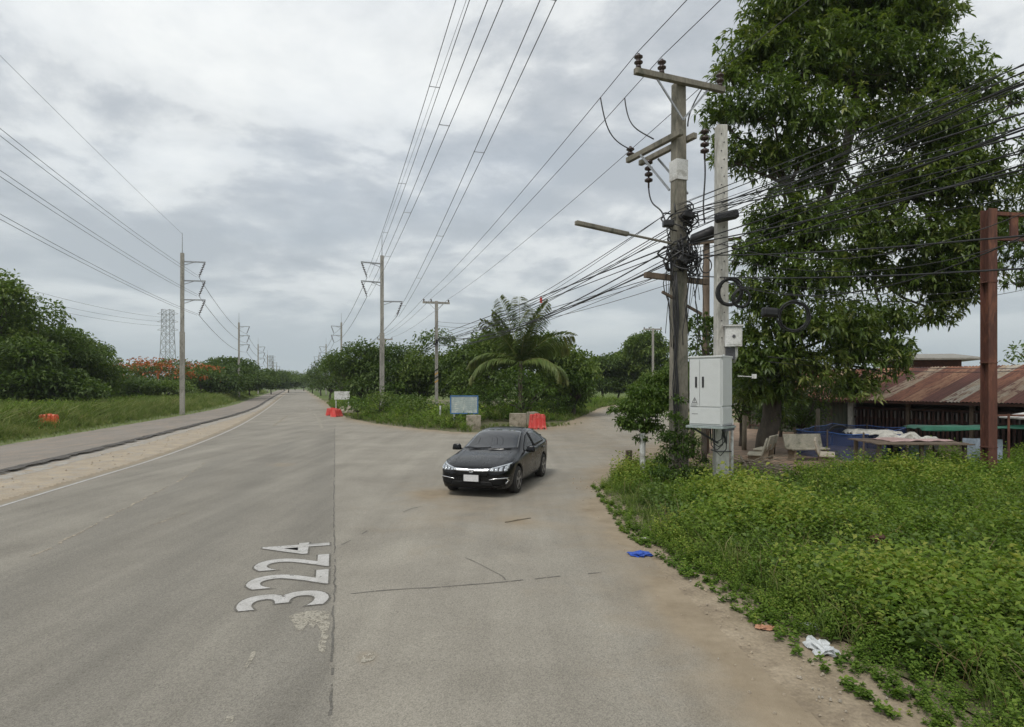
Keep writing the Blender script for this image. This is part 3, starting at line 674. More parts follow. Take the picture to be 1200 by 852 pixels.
for a_, el, L, bd, tw in [(95, 84, 5.1, .2, 0), (170, 77, 5.1, .25, 65), (12, 74, 5.0, .45, -60), (178, 60, 4.3, .7, 55), (-5, 50, 4.6, 1.2, -50), (55, 68, 4.7, .6, -30), (-70, 72, 4.2, .5, 10), (150, 68, 4.6, .5, 50),
                     (176, 30, 4.2, 1.7, 30), (200, 16, 4.5, 1.8, 15), (-28, 20, 4.0, 2.2, -10), (8, 14, 4.2, 1.9, -25), (130, 30, 4.4, 1.5, 0), (30, 40, 4.9, 1.3, -30)]:
    frond(R(a_), R(el), L, bd, R(tw + rnd.uniform(-8, 8)), 200 + k); k += 1

# left side trees
spec = [
    ('tall broad tree with a high rounded crown at the left edge', -6, 46, 6.8, 1.5, 316, 'mid_tree'),
    ('tall leafy tree partly outside the left edge with a loose top', 25, 52, 4.6, 1, 345, 'mid_tree'),
    ('dark dense tree behind the orange roadside barrier', 66, 52, 9, .5, 384, 'dark_tree'),
    ('lower dark tree beside the tall left trees', 28, 44, 7, .4, 398, 'dark_tree'),
    ('bushy green tree left of the leaning verge bushes', 96, 55, 7.5, .4, 390, 'mid_tree'),
    ('thin pale green tree between the dark trees and the flame trees', 112, 62, 5, .4, 402, 'mid_tree'),
    ('low dark tree behind the left verge grass', 75, 45, 6, .3, 430, 'dark_tree'),
    ('low round tree in front of the flame trees', 146, 66, 8, .3, 440, 'dark_tree'),
    ('small bushy tree beside the near left transmission pole', 190, 70, 8, .3, 446, 'mid_tree'),
    ('dark spreading tree right of the flame trees', 250, 98, 12, .5, 424, 'dark_tree'),
    ('tall dark tree beyond the near left transmission pole', 268, 110, 12, .6, 419, 'dark_tree'),
    ('dark low tree where the left tree row runs out', 292, 128, 10, .5, 426, 'dark_tree'),
    ('distant dark tree on the left side of the far road', 318, 170, 13, .5, 432, 'dark_tree'),
    ('farther pale tree at the end of the left tree row', 338, 215, 14, .5, 434, 'mid_tree'),
]
for k, (lab, px, D, wd, z0, ty, lm) in enumerate(spec):
    b = Vector(((px - HX)/F*D, D, 0)); z1 = H + (HY - ty)/F*D
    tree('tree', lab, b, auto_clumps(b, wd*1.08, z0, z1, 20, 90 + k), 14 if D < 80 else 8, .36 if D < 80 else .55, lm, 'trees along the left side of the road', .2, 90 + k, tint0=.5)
for k, (lab, px, D, wd, ty) in enumerate([('flame tree with an orange blossom canopy left of the near transmission pole', 150, 84, 9, 426), ('larger flame tree covered in orange blossom behind the near transmission pole', 205, 88, 13, 420), ('flame tree with fewer orange blossoms right of the near transmission pole', 236, 94, 8, 428)]):
    b = Vector(((px - HX)/F*D, D, 0)); z1 = H + (HY - ty)/F*D
    tree('flame_tree', lab, b, auto_clumps(b, wd, 2.4, z1, 13, 130 + k), 6, .4, 'mid_tree', 'flame trees on the left', .22, 130 + k, flowers=(.7, .95, .35)[k])
spec = [('dark tree right of the far road beside the transmission pole', 386, 105, 8, 418), ('distant dark tree close to the right of the far road', 376, 150, 9, 428), ('wide dark tree at the right of the far road', 403, 96, 9, 414), ('small far tree right of the vanishing road', 366, 200, 10, 434), ('tiny far tree near where the road vanishes', 356, 290, 16, 438), ('tiny far tree left of where the road vanishes', 346, 330, 22, 440)]
for k, (lab, px, D, wd, ty) in enumerate(spec):
    b = Vector(((px - HX)/F*D, D, 0)); z1 = H + (HY - ty)/F*D
    tree('tree', lab, b, auto_clumps(b, wd, .4, z1, 12, 150 + k), 4, .55, 'dark_tree', 'far trees beside the road', .2, 150 + k)
# far woodland that reads as one mass
cl = []
rr = random.Random(5)
for i in range(150):
    px = rr.uniform(-60, 1260); D = rr.uniform(330, 420) if not 330 < px < 365 else rr.uniform(600, 700)
    x = (px - HX)/F*D; cl.append((x, D, rr.uniform(1.5, 4.5), rr.uniform(6, 10), rr.uniform(3.0, 5.5)))
tag(link('far_woodland', crown_mesh('far_woodland', cl, .55, 1.3, .7, fill=.4, seed=9), M['dark_tree']), kind='stuff')

# thin shrub and white post beside the old pole
tree('roadside_shrub', 'small bright leafy tree growing over a white painted post beside the grass corner', G(753, 560), [pc(*a) for a in [(750, 487, 15.5, 22), (735, 480, 15.5, 13), (765, 480, 15.4, 17), (752, 465, 15.6, 17), (772, 462, 15.6, 14), (742, 500, 15.4, 14), (765, 503, 15.5, 14), (778, 445, 15.8, 12), (760, 447, 15.8, 9), (728, 495, 15.3, 8), (752, 515, 15.4, 7), (790, 455, 15.9, 16), (778, 475, 15.7, 16), (785, 440, 16, 12), (735, 500, 15.4, 9), (718, 482, 15.3, 6)]], 300, .095, 'shrub', trunk_r=.03, seed=170, cat='tree', fill=.85, whorl=2, tint0=.5, bark='bark')
tree('roadside_shrub', 'straggly dark shrub with bare stems at the foot of the old utility pole', G(795, 577), [pc(*a) for a in [(792, 530, 14.3, 17), (778, 540, 14.3, 12), (808, 535, 14.2, 14), (800, 515, 14.4, 12), (785, 512, 14.4, 10), (795, 555, 14.2, 18), (815, 555, 14.2, 12), (778, 560, 14, 9), (822, 540, 14.3, 7), (788, 490, 14.5, 12), (805, 500, 14.2, 12), (770, 555, 14, 12), (812, 520, 14.1, 11), (780, 515, 14.2, 12), (800, 570, 14, 16), (830, 565, 14, 9), (760, 570, 14, 9), (795, 470, 14.55, 9)]], 190, .08, 'shrub', trunk_r=.04, seed=171, cat='shrub', fill=.9, whorl=2, tint0=.33, bark='bark')
p_ = G(753, 566)
mb = MB(); mb.tube([p_ + Vector((0, 0, -.05)), p_ + Vector((0, 0, 1.25))], .075, 10); mb.lathe(p_ + Vector((0, 0, 1.25)), [(.075, 0), (.06, .03), (.0, .035)], 10)
tag(mb.build('guide_post', M['white_paint'], smooth=False), 'short white painted round post standing in the grass corner under the small leafy tree', 'post')
p_ = G(737, 560); mb = MB(); mb.box(p_ + Vector((0, 0, .35)), (.16, .14, .8)); tag(mb.build('stub_post', M['timber'], bevel=.01), 'short dark wooden stub left of the white post in the weeds', 'post')

# ============================================================ GROUND VEGETATION (stuff)
def proto_weed(r, h, nl, ll, lw_):
    C, D, L, T = [], [], [], []
    st = r.integers(3, 6); Vs = []; Ts = []
    for s_ in range(st):
        a = r.uniform(0, 6.28); lean = r.uniform(.15, .6); hh = h*r.uniform(.6, 1.05)
        k = nl//st
        for i in range(k):
            t = .2 + .8*i/k; c = np.array([math.cos(a)*lean*t*hh, math.sin(a)*lean*t*hh, hh*t])
            aa = i*2.4 + a; d = np.array([math.cos(aa), math.sin(aa), .45 - .1*r.random() + (.5 if t > .9 else 0)])
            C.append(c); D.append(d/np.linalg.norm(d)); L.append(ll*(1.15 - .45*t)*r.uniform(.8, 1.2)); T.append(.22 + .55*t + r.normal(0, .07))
    L = np.array(L); V, F_, k = leaf_arrays(np.array(C), np.array(D), L, L*lw_, .2, False, r)
    return V, F_, np.repeat(np.array(T), k)
def proto_grass(r, h, n, wd):
    a = r.uniform(0, 6.28, n); ln = r.uniform(.1, .5, n); L = h*r.uniform(.55, 1.1, n)
    C = np.stack([r.normal(0, .06, n), r.normal(0, .06, n), np.zeros(n)], 1)
    D = unit(np.stack([np.cos(a)*ln, np.sin(a)*ln, np.ones(n)], 1))
    V, F_, k = leaf_arrays(C, D, L, wd*1.25, .25, False, r, True); 
    V[2::4, :2] += (D[:, :2]*L[:, None]*.6)
    return V, F_, np.repeat(np.clip(.45 + r.normal(0, .2, n), 0, 1), k)
def scatter(name, protos, pos, scale, tintoff, mtl, seed=0):
    r = np.random.default_rng(seed); VV, TT, AA = [], [], []; off = 0
    which = r.integers(0, len(protos), len(pos))
    for k, (V, T, A) in enumerate(protos):
        s = np.nonzero(which == k)[0]
        if not len(s): continue
        a = r.uniform(0, 6.28, len(s)); ca, sa = np.cos(a), np.sin(a); sc_ = scale[s]
        X = (V[None, :, 0]*ca[:, None] - V[None, :, 1]*sa[:, None])*sc_[:, None] + pos[s, 0:1]
        Y = (V[None, :, 0]*sa[:, None] + V[None, :, 1]*ca[:, None])*sc_[:, None] + pos[s, 1:2]
        Z = V[None, :, 2]*sc_[:, None] + pos[s, 2:3]
        vv = np.stack([X, Y, Z], 2).reshape(-1, 3); tt = (T[None] + (np.arange(len(s))*len(V))[:, None, None]).reshape(-1, 3) + off
        VV.append(vv); TT.append(tt); AA.append(np.clip(A[None] + tintoff[s][:, None], 0, 1).ravel()); off += len(vv)
    return tag(link(name, np_mesh(name, np.concatenate(VV), np.concatenate(TT), np.concatenate(AA)), mtl), kind='stuff')
def sample(poly, n, seed, dens=None):
    r = np.random.default_rng(seed); p = np.array(poly); mn, mx = p.min(0), p.max(0); out = []; tot = 0
    while tot < n:
        q = mn + (mx - mn)*r.random((n*3, 2)); k = inpoly(q[:, 0], q[:, 1], poly)
        if dens is not None: k &= r.random(len(q)) < dens(q[:, 0], q[:, 1])
        q = q[k]; out.append(q); tot += len(q)
        if not len(q): break
    return np.concatenate(out)[:n]
def nz(x, y, s, seed): return np.array([mnoise.noise(Vector((a*s, b*s, seed))) for a, b in zip(x, y)])
rw = np.random.default_rng(3)
wp = [proto_weed(rw, rw.uniform(.28, .50), int(rw.integers(30, 40)), rw.uniform(.055, .078), rw.uniform(.42, .62)) for _ in range(12)]
vis = lambda x, y: (np.abs(x)/np.maximum(y, .1) < .93).astype(float)*(y > 3)
def wd_density(x, y):
    d = dist_line(x, y, WEED_EDGE); v = vis(x, y)
    return v*np.clip(6.5/np.maximum(y, 3), .28, 1)*np.clip(.8 + d*2, 0, 1)*np.where((x > 5.0) & (x < 7.0) & (y > 13.6) & (x > 5.3), .08, 1)
wpos = sample(WEED, 10000, 4, wd_density)
cl_ = nz(wpos[:, 0], wpos[:, 1], .55, 2.0); c2_ = nz(wpos[:, 0], wpos[:, 1], 2.2, 5.0)
d_e = dist_line(wpos[:, 0], wpos[:, 1], WEED_EDGE)
scl = np.clip(.95 + .85*cl_ + .5*c2_ + rw.normal(0, .26, len(wpos)), .3, 2.2)*np.clip(.42 + d_e*.62, .3, 1)*1.02
lit = G(962, 764); keep = (cl_ + .4*c2_ > -.50) & (np.hypot(wpos[:, 0] - lit.x + .02, wpos[:, 1] - lit.y) > .26); wpos, scl, cl_, c2_ = wpos[keep], scl[keep], cl_[keep], c2_[keep]; margin_w = None
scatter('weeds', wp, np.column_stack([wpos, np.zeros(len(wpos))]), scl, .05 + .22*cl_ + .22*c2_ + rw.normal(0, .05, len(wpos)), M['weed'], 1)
# broader leaved plants mixed in and low creepers at the margin
bp = [proto_weed(rw, rw.uniform(.4, .6), 26, .10, .6) for _ in range(5)]
bpos = sample(WEED, 1100, 8, lambda x, y: vis(x, y)*np.clip(8/np.maximum(y, 3), .3, 1)*(dist_line(x, y, WEED_EDGE) > .5))
scatter('broad_leaved_weeds', bp, np.column_stack([bpos, np.zeros(len(bpos))]), np.clip(rw.normal(.9, .2, len(bpos)), .5, 1.4), rw.normal(-.05, .08, len(bpos)), M['shrub'], 2)
gp = [proto_weed(rw, .10, 16, .05, .6) for _ in range(5)]
gpos = sample([(1.95, 14.8), (1.85, 10), (2.2, 8), (2.55, 6), (2.8, 4), (3.6, 4), (3.3, 6), (3.0, 8), (2.7, 10), (2.9, 15)], 1000, 12)
gk = (nz(gpos[:, 0], gpos[:, 1], 1.6, 7) > .12 - .5*(dist_line(gpos[:, 0], gpos[:, 1], WEED_EDGE) < .22)) & (np.hypot(gpos[:, 0] - lit.x, gpos[:, 1] - lit.y) > .22); gpos = gpos[gk]
scatter('margin_creepers', gp, np.column_stack([gpos, np.zeros(len(gpos))]), rw.uniform(.5, 1.4, len(gpos)), rw.normal(.0, .12, len(gpos)), M['weed'], 3)
fg = [proto_grass(rw, .62, 12, .008) for _ in range(6)]
fpos = sample(WEED, 1500, 41, lambda x, y: vis(x, y)*np.clip(6/np.maximum(y, 3), .2, 1)*(dist_line(x, y, WEED_EDGE) > .25)); fk = nz(fpos[:, 0], fpos[:, 1], .7, 3.3) > -.05; fpos = fpos[fk]
scatter('mixed_grass', fg, np.column_stack([fpos, np.zeros(len(fpos))]), rw.uniform(.5, 1.15, len(fpos)), rw.normal(.05, .15, len(fpos)), M['grass'], 10)
ds = [proto_grass(rw, .70, 4, .006) for _ in range(4)]
dpos = sample(WEED, 420, 43, lambda x, y: vis(x, y)*np.clip(6/np.maximum(y, 3), .2, 1)*(dist_line(x, y, WEED_EDGE) > .3))
scatter('dead_stems', ds, np.column_stack([dpos, np.zeros(len(dpos))]), rw.uniform(.6, 1.1, len(dpos)), rw.normal(.1, .2, len(dpos)), M['dry'], 11)
# high weeds in front of the shed and the junk
hp = [proto_weed(rw, rw.uniform(.7, 1.0), 42, .13, .55) for _ in range(6)]
def at_px(px, D): return ((px - HX)/F*D, D)
hpos = sample([at_px(985, 17), at_px(985, 15.6), at_px(1240, 13.5), at_px(1300, 19), at_px(1150, 20), at_px(1040, 19)], 330, 14)
hz_ = np.clip(1.0 + .5*nz(hpos[:, 0], hpos[:, 1], .8, 3) , .5, 1.4)
scatter('tall_weeds', hp, np.column_stack([hpos, np.zeros(len(hpos))]), hz_*.78, rw.normal(-.02, .08, len(hpos)), M['weed'], 4)

# island grass and bushes
tg = [proto_grass(rw, 1.05, 22, .03) for _ in range(6)]
def isl_d(x, y): return np.clip(1.3 - dist_line(x, y, isl)/7.5, 0, 1)*(~((np.abs(x - 1.2) < 3.4) & (y < 41) & (y > 31))).astype(float)
ipos = sample([(a, b + .3) for a, b in isl] + [(17, 86), (-2, 100), (-27, 95)], 4200, 21, isl_d)
di_ = dist_line(ipos[:, 0], ipos[:, 1], isl)
scatter('island_grass', tg, np.column_stack([ipos, np.zeros(len(ipos))]), np.clip(.30 + di_*.28, .25, 1.1)*rw.uniform(.6, 1.15, len(ipos)), rw.normal(.0, .12, len(ipos)) + .25*nz(ipos[:, 0], ipos[:, 1], .35, 6), M['grass'], 5)
ip2 = sample([(a, b + .6) for a, b in isl] + [(17, 86), (-2, 100), (-27, 95)], 1500, 23, isl_d)
d2 = dist_line(ip2[:, 0], ip2[:, 1], isl)
scatter('island_weeds', [proto_weed(rw, .9, 36, .2, .55) for _ in range(5)], np.column_stack([ip2, np.zeros(len(ip2))]), np.clip(.3 + d2*.35, .3, 1.35)*rw.uniform(.7, 1.2, len(ip2)), rw.normal(0, .1, len(ip2)) + .2*nz(ip2[:, 0], ip2[:, 1], .3, 9), M['weed'], 6)
ip3 = sample([(-1.9, 33.5), (-1.9, 37), (4.6, 39), (3.8, 37), (1.8, 35.4), (0, 34.4)], 150, 25)
scatter('low_grass_by_blocks', tg, np.column_stack([ip3, np.zeros(len(ip3))]), rw.uniform(.15, .35, len(ip3)), rw.normal(0, .1, len(ip3)), M['grass'], 7)
for k, (lab, px, D, wd, zt) in enumerate([('green bush at the island tip beside the far red barriers', 420, 45, 3.6, 1.7), ('rounded dark bush on the island left of the striped pole', 445, 45, 4, 2.1), ('taller bush below the far concrete distribution pole', 458, 47, 4.6, 2.7), ('low bright bush left of the signboard', 482, 42, 4, 1.7), ('bush at the foot of the striped pole', 502, 47, 3.2, 1.6), ('green bush under the left edge of the signboard', 527, 40, 3, 1.3), ('dark undergrowth bush right of the red barrier', 648, 45, 3.6, 1.9), ('low bush at the inner bend of the side road', 672, 52, 4.4, 2.2), ('dark bush behind the signboard', 560, 45, 5, 2.6)]):
    b = Vector(((px - HX)/F*D, D, 0)); tree('bush', lab, b, auto_clumps(b, wd, .1, zt, 9, 300 + k), 18, .20, ('shrub', 'mid_tree')[k % 2], 'bushes on the island', .05, 300 + k, cat='bush')
# left verge: tall grass and weeds
vg = [(x - .02, y) for x, y in PATH_OUT if y > 8 and y < 260]
vpoly = vg + [(x - 11, y) for x, y in reversed(vg)]
vd = lambda x, y: (np.abs(x)/np.maximum(y, 1) < .95).astype(float)*np.clip(30/np.maximum(y, 5), .1, 1)**1.3
bq = G(57, 505)
vpos = sample(vpoly, 9500, 31, lambda x, y: vd(x, y)*(((x - bq.x - .35)**2/.55 + (y - bq.y + 1.6)**2/5.5) > 1)); dv_ = dist_line(vpos[:, 0], vpos[:, 1], vg)
tg2 = [proto_grass(rw, 1.9, 20, .028) for _ in range(6)]
scatter('verge_grass', tg2, np.column_stack([vpos, np.full(len(vpos), .06)]), np.clip(.10 + .34*np.maximum(dv_ - .5, 0), .08, 1.0)*rw.uniform(.65, 1.15, len(vpos)), rw.normal(.12, .15, len(vpos)) + .3*nz(vpos[:, 0], vpos[:, 1], .3, 4), M['grass'], 8)
# (grass trodden flat in front of the barrier)
v2 = sample(vpoly, 2600, 33, lambda x, y: vd(x, y)*(dist_line(x, y, vg) > 1.5)*(np.hypot(x - bq.x, y - bq.y + .8) > 1.4)); d3 = dist_line(v2[:, 0], v2[:, 1], vg)
scatter('verge_weeds', [proto_weed(rw, 1.2, 40, .22, .5) for _ in range(6)], np.column_stack([v2, np.zeros(len(v2))]), np.clip(.3 + .3*(d3 - 1.5), .3, 1.25)*rw.uniform(.7, 1.1, len(v2)), rw.normal(-.05, .1, len(v2)) + .2*nz(v2[:, 0], v2[:, 1], .3, 8), M['weed'], 9)
# far roadside grass on the right beyond the island
print('VEG done', sum(len(o.data.polygons) for o in bpy.data.objects if o.type == 'MESH'))

# ============================================================ POLES, WIRES
def cable_mesh(a, b, sag, r_, n=16, seg=5):
    a, b = Vector(a), Vector(b); pts = []
    for i in range(n + 1):
        t = i/n; p = a.lerp(b, t); p.z -= 4*sag*t*(1 - t); pts.append(p)
    return MB().tube(pts, r_, seg)
def cable(name, a, b, sag, r_, m, label=None, cat='cable', group=None, parent=None, n=16):
    o = cable_mesh(a, b, sag, r_, n).build(name, m, parent, True)
    return tag(o, label, cat if label else None, group)
def insulator(mb, c, n=2, r_=.085, h=.11, axis=(0, 0, 1)):
    prof = [(.03, 0)]
    for i in range(n):
        z = .03 + i*h; prof += [(r_*.55, z), (r_, z + h*.25), (r_, z + h*.45), (r_*.5, z + h*.7)]
    prof += [(.03, .03 + n*h), (.0, .04 + n*h)]
    mb.lathe(c, prof, 12, axis)

# --- tall transmission poles along the road: concrete pole, lightning spike, bracket arms, insulator strings
def make_tpole(side, label, group):
    root = empty('transmission_pole', (0, 0, 0), label, 'utility pole', group)
    mb = MB(); mb.bar((0, 0, -.2), (0, 0, 7), .36, .30); mb.bar((0, 0, 7), (0, 0, 13.6), .28, .24); mb.build('pole', M['concrete'], root)
    MB().tube([(0, 0, 13.5), (0, 0, 15.3)], [.04, .02], 6).build('lightning_rod', M['steel'], root)
    for s_, z in ((side, 12.9), (side, 11.3), (-side if side < 0 else side, 9.7)):
        mb = MB(); mb.bar((0, 0, z), (s_*1.75, 0, z + .05), .10, .10); mb.bar((0, 0, z - .35), (s_*.9, 0, z), .05, .05); mb.build('cross_arm', M['steel'], root)
        mb = MB(); mb.tube([(s_*1.7, 0, z), (s_*1.25, 0, z - 1.25)], .03, 6)
        for i in range(7):
            t = .12 + i*.12; mb.lathe((s_*(1.7 - .45*t), 0, z - 1.25*t), [(.03, 0), (.11, .02), (.10, .06), (.03, .08)], 8)
        mb.build('insulator_string', M['insulator'], root)
    return root
def rotz_of(dx, dy): return math.atan2(-dx, dy)
LP = [(-27.6, 50), (-48, 105), (-68, 160), (-88, 215), (-108, 270), (-128, 325), (-148, 380)]
RP = [(-11.1, 51), (-30, 105), (-49.8, 160), (-69.5, 215), (-89, 270), (-109, 325)]
ordn = ['nearest', 'second', 'third', 'fourth', 'fifth', 'sixth', 'seventh']
tl0 = tr0 = None
for row, side, nm in ((LP, 1, 'left'), (RP, -1, 'right')):
    first = None
    for i, (x, y) in enumerate(row):
        lab = f'{ordn[i]} tall concrete transmission pole with bracket arms on the {nm} side of the road'
        if first is None: o = first = make_tpole(side, lab, f'transmission poles on the {nm} of the road')
        else: o = copy_tree(first); o['label'] = lab
        o.location = (x, y, 0); o.rotation_euler = (0, 0, rotz_of(-.34, .94))
# twin conductors with spacers
def twin(a, b, sag, lab, grp, r_=.011, k=0, sp=True):
    a, b = Vector(a), Vector(b); d = (b - a); s_ = Vector((d.y, -d.x, 0)).normalized()*.16
    root = empty('power_line', a, lab, 'power line', grp)
    for q in (-1, 1): cable_mesh(s_*q, d + s_*q, sag, r_, 24).build('conductor', M['wire'], root, True)
    if sp:
        for t in (.12, .3, .45, .6, .72):
            p = d*t; p.z -= 4*sag*t*(1 - t); MB().bar(p - s_*1.1, p + s_*1.1, .014, .02).build('spacer', M['steel'], root)
rl = rotz_of(-.34, .94); cr, sr_ = math.cos(rl), math.sin(rl)
def arm_pt(x, y, s_, z): return Vector((x + s_*1.25*cr, y + s_*1.25*sr_, z - 1.25))
for i, (s_, z) in enumerate(((-1, 12.9), (-1, 11.3), (1, 9.7))):
    lab = ('upper', 'middle', 'lower')[i]
    tgt = [(4.2, -3, 13.2), (4.7, -3, 12.3), (4.9, -3, 12.2)][i]
    twin(arm_pt(*RP[0], s_, z), tgt, .9, f'{lab} twin conductor line with spacers crossing high overhead from the right transmission pole', 'twin lines from the right transmission poles')
    for k in range(4):
        cable('power_line', arm_pt(*RP[k], s_, z), arm_pt(*RP[k + 1], s_, z), .9, .02 + .008*k, M['wire'], f'{lab} power line between the {ordn[k]} and {ordn[k+1]} right transmission poles', 'power line')
for i, (s_, z) in enumerate(((1, 12.9), (1, 11.3), (1, 9.7))):
    lab = ('upper', 'middle', 'lower')[i]
    tgt = [(-11.5, -4, 13.2), (-11.2, -4, 11.6), (-11.0, -4, 10.0)][i]
    twin(arm_pt(*LP[0], s_, z), tgt, .8, f'{lab} twin conductor line from the near left transmission pole out of the left edge', 'twin lines from the left transmission poles', sp=False)
    for k in range(4):
        cable('power_line', arm_pt(*LP[k], s_, z), arm_pt(*LP[k + 1], s_, z), .9, .02 + .008*k, M['wire'], f'{lab} power line between the {ordn[k]} and {ordn[k+1]} left transmission poles', 'power line')
cable('earth_wire', (LP[0][0], 50, 15.2), (-14, -4, 18), .3, .008, M['wire'], 'thin single earth wire rising from the top of the near left transmission pole', 'power line')
cable('earth_wire', (RP[0][0], 51, 15.2), (5.4, -3, 15.6), .3, .008, M['wire'], 'thin single earth wire rising from the top of the near right transmission pole', 'power line')

# --- lattice towers
def lattice(name, loc, h, label):
    root = empty(name, loc, label, 'pylon', 'lattice pylons'); w0, w1 = h*.075, h*.05; lv = [0, .18, .34, .48, .6, .7, .79, .87, .94, 1]
    cs = ((-1, -1), (1, -1), (1, 1), (-1, 1)); W = lambda t: w0 + (w1 - w0)*min(1, t*1.3); th = h*.0032
    for c in cs:
        MB().tube([(c[0]*W(t), c[1]*W(t), h*t) for t in lv], th*1.4, 4).build('leg', M['steel'], root)
    mb = MB()
    for a, b in zip(lv[:-1], lv[1:]):
        for i in range(4):
            c, d = cs[i], cs[(i + 1) % 4]
            mb.bar((c[0]*W(a), c[1]*W(a), h*a), (d[0]*W(b), d[1]*W(b), h*b), th); mb.bar((d[0]*W(a), d[1]*W(a), h*a), (c[0]*W(b), c[1]*W(b), h*b), th)
            mb.bar((c[0]*W(b), c[1]*W(b), h*b), (d[0]*W(b), d[1]*W(b), h*b), th)
    tag(mb.build('bracing', M['steel'], root), kind='stuff')
    for t in (.74, .84, .94):
        for s_ in (-1, 1):
            mb = MB(); mb.bar((s_*w1, 0, h*t), (s_*h*.13, 0, h*t + h*.01), th*1.3); mb.bar((s_*w1, 0, h*(t + .045)), (s_*h*.13, 0, h*t + h*.01), th); mb.bar((s_*w1, 0, h*(t + .02)), (s_*h*.07, 0, h*t + h*.005), th)
            mb.build('cross_arm', M['steel'], root)
lattice('lattice_pylon', (-170, 295, 0), 40, 'grey steel lattice pylon rising behind the flame trees on the left')
lattice('lattice_pylon', (-282, 700, 0), 38, 'small distant steel lattice pylon near the vanishing point of the road')
for i, (py0, py1) in enumerate([(325, 372), (338, 377), (346, 382)]):
    cable('power_line', P(-40, py0 - 8, 160), P(193, py1, 295), 2, .05, M['wire'], f'{("upper", "middle", "lower")[i]} thin line slanting down from the left treetops to the lattice pylon', 'power line')

# --- concrete distribution poles with top crossarm
def make_dpole(label, group, h=10, arms=1, stripes=False):
    root = empty('distribution_pole', (0, 0, 0), label, 'utility pole', group)
    mb = MB(); mb.bar((0, 0, -.2), (0, 0, h), .26, .20, up=(0, 1, 0))
    mb.build('pole', M['concrete'], root)
    for k in range(arms):
        z = h - .12 - k*1.1; MB().bar((-1.2, .14, z), (1.2, .14, z), .15, .17).build('cross_arm', M['concrete'], root)
        for x in (-1.1, -.45, 1.1):
            mb = MB(); insulator(mb, (x, .14, z + .05)); mb.build('insulator', M['insulator'], root, True)
    mb = MB(); mb.bar((0, -.12, h - .9), (-.7, .1, h - .15), .035); mb.bar((0, -.12, h - .9), (.7, .1, h - .15), .035); mb.build('brace', M['steel'], root)
    return root
dp = []
for i, (x, y, lab) in enumerate([(-6.7, 53, 'grey concrete distribution pole with yellow and black stripes left of the signboard'), (-20.2, 95, 'far concrete distribution pole with a short crossarm beyond the island bushes'), (18.4, 78, 'small distant pole with a crossarm among the trees at the end of the side road'), (-34, 137, 'very distant concrete distribution pole right of the vanishing road')]):
    if i == 0:
        o = make_dpole(lab, 'concrete distribution poles')
    else: o = copy_tree(dp[0]); o['label'] = lab
    o.location = (x, y, 0); o.rotation_euler = (0, 0, rotz_of(-.27, .96) if i != 2 else 0); dp.append(o)
M['yellow'] = mat('pole_yellow', (.55, .33, .06), (.42, .24, .05), 6, .7)
# slanted hazard bands wrapped on the near distribution pole
for j in range(4):
    z = 2.75 + j*.34; mb = MB()
    mb.add([(-.135, -.107, z), (.135, -.107, z + .16), (.135, -.107, z + .29), (-.135, -.107, z + .13), (-.135, .107, z), (.135, .107, z + .16), (.135, .107, z + .29), (-.135, .107, z + .13)],
           [(0, 1, 2, 3), (5, 4, 7, 6), (4, 0, 3, 7), (1, 5, 6, 2), (3, 2, 6, 7), (4, 5, 1, 0)])
    mb.build('hazard_band', M['yellow'] if j % 2 == 0 else M['black'], dp[0])
mb = MB(); mb.bar((0, -.02, 6.4), (0, -.28, 6.4), .22, .30); mb.bar((-.2, -.2, 6.1), (.28, -.22, 6.75), .12); mb.build('splice_box', M['black'], dp[0])
dz = [(-1.1, .14, 10.05), (-.45, .14, 10.05), (1.1, .14, 10.05)]
def dpt(o, p): 
    mw = Matrix.Translation(o.location) @ Matrix.Rotation(o.rotation_euler[2], 4, 'Z'); return mw @ Vector(p)

# --- the old utility pole at the corner
PO = Vector((4.17, 14.95, 0)); adir = Vector((.935, .356, 0)); ldir = Vector((-.275, .96, 0))
oroot = empty('old_utility_pole', PO, 'weathered concrete utility pole wrapped in tangled black cables with a top crossarm', 'utility pole', rz=0)
mb = MB()
vs = []; L0, L1 = .19, .135
yaw = math.atan2(adir.y, adir.x); Rz = Matrix.Rotation(yaw, 3, 'Z')
for z, s_ in ((-.2, L0), (10.05, L1)):
    for q in ((-1, -.9), (1, -.9), (1, .9), (-1, .9)): vs.append(tuple(Rz @ Vector((q[0]*s_, q[1]*s_, 0)) + Vector((0, 0, z))))
mb.add(vs, [(3, 2, 1, 0), (4, 5, 6, 7), (0, 1, 5, 4), (1, 2, 6, 5), (2, 3, 7, 6), (3, 0, 4, 7)])
mb.build('pole', M['concrete_old'], oroot, bevel=.015)
off = ldir*(-.2)
zt = 10.02
MB().bar(adir*-1.38 + off + Vector((0, 0, zt)), adir*1.25 + off + Vector((0, 0, zt)), .13, .14).build('cross_arm', M['concrete_old'], oroot, bevel=.01)
mb = MB(); mb.bar(adir*-.75 + off + Vector((0, 0, zt - .08)), Vector((0, 0, zt - .95)) + off, .03, .045); mb.bar(adir*.75 + off + Vector((0, 0, zt - .08)), Vector((0, 0, zt - .95)) + off, .03, .045); mb.build('brace', M['steel'], oroot)
tops = []
for a_ in (-1.28, -.62, 1.12):
    mb = MB(); c = adir*a_ + off + Vector((0, 0, zt + .07)); mb.lathe(c, [(.07, 0), (.06, .08), (.04, .09)], 10); insulator(mb, c + Vector((0, 0, .07)), 2, .105, .13); mb.build('insulator', M['insulator'], oroot, True); tops.append(PO + c + Vector((0, 0, .42)))
dd = Vector((-.46, .89, 0)).normalized(); sd_ = Vector((dd.y, -dd.x, 0))
for s_ in (-1, 1):
    c = sd_*.22*s_
    MB().bar(c - dd*.35 + Vector((0, 0, 8.68)), c + dd*1.75 + Vector((0, 0, 8.68)), .12, .14).build('cross_arm', M['concrete_old'], oroot, bevel=.01)
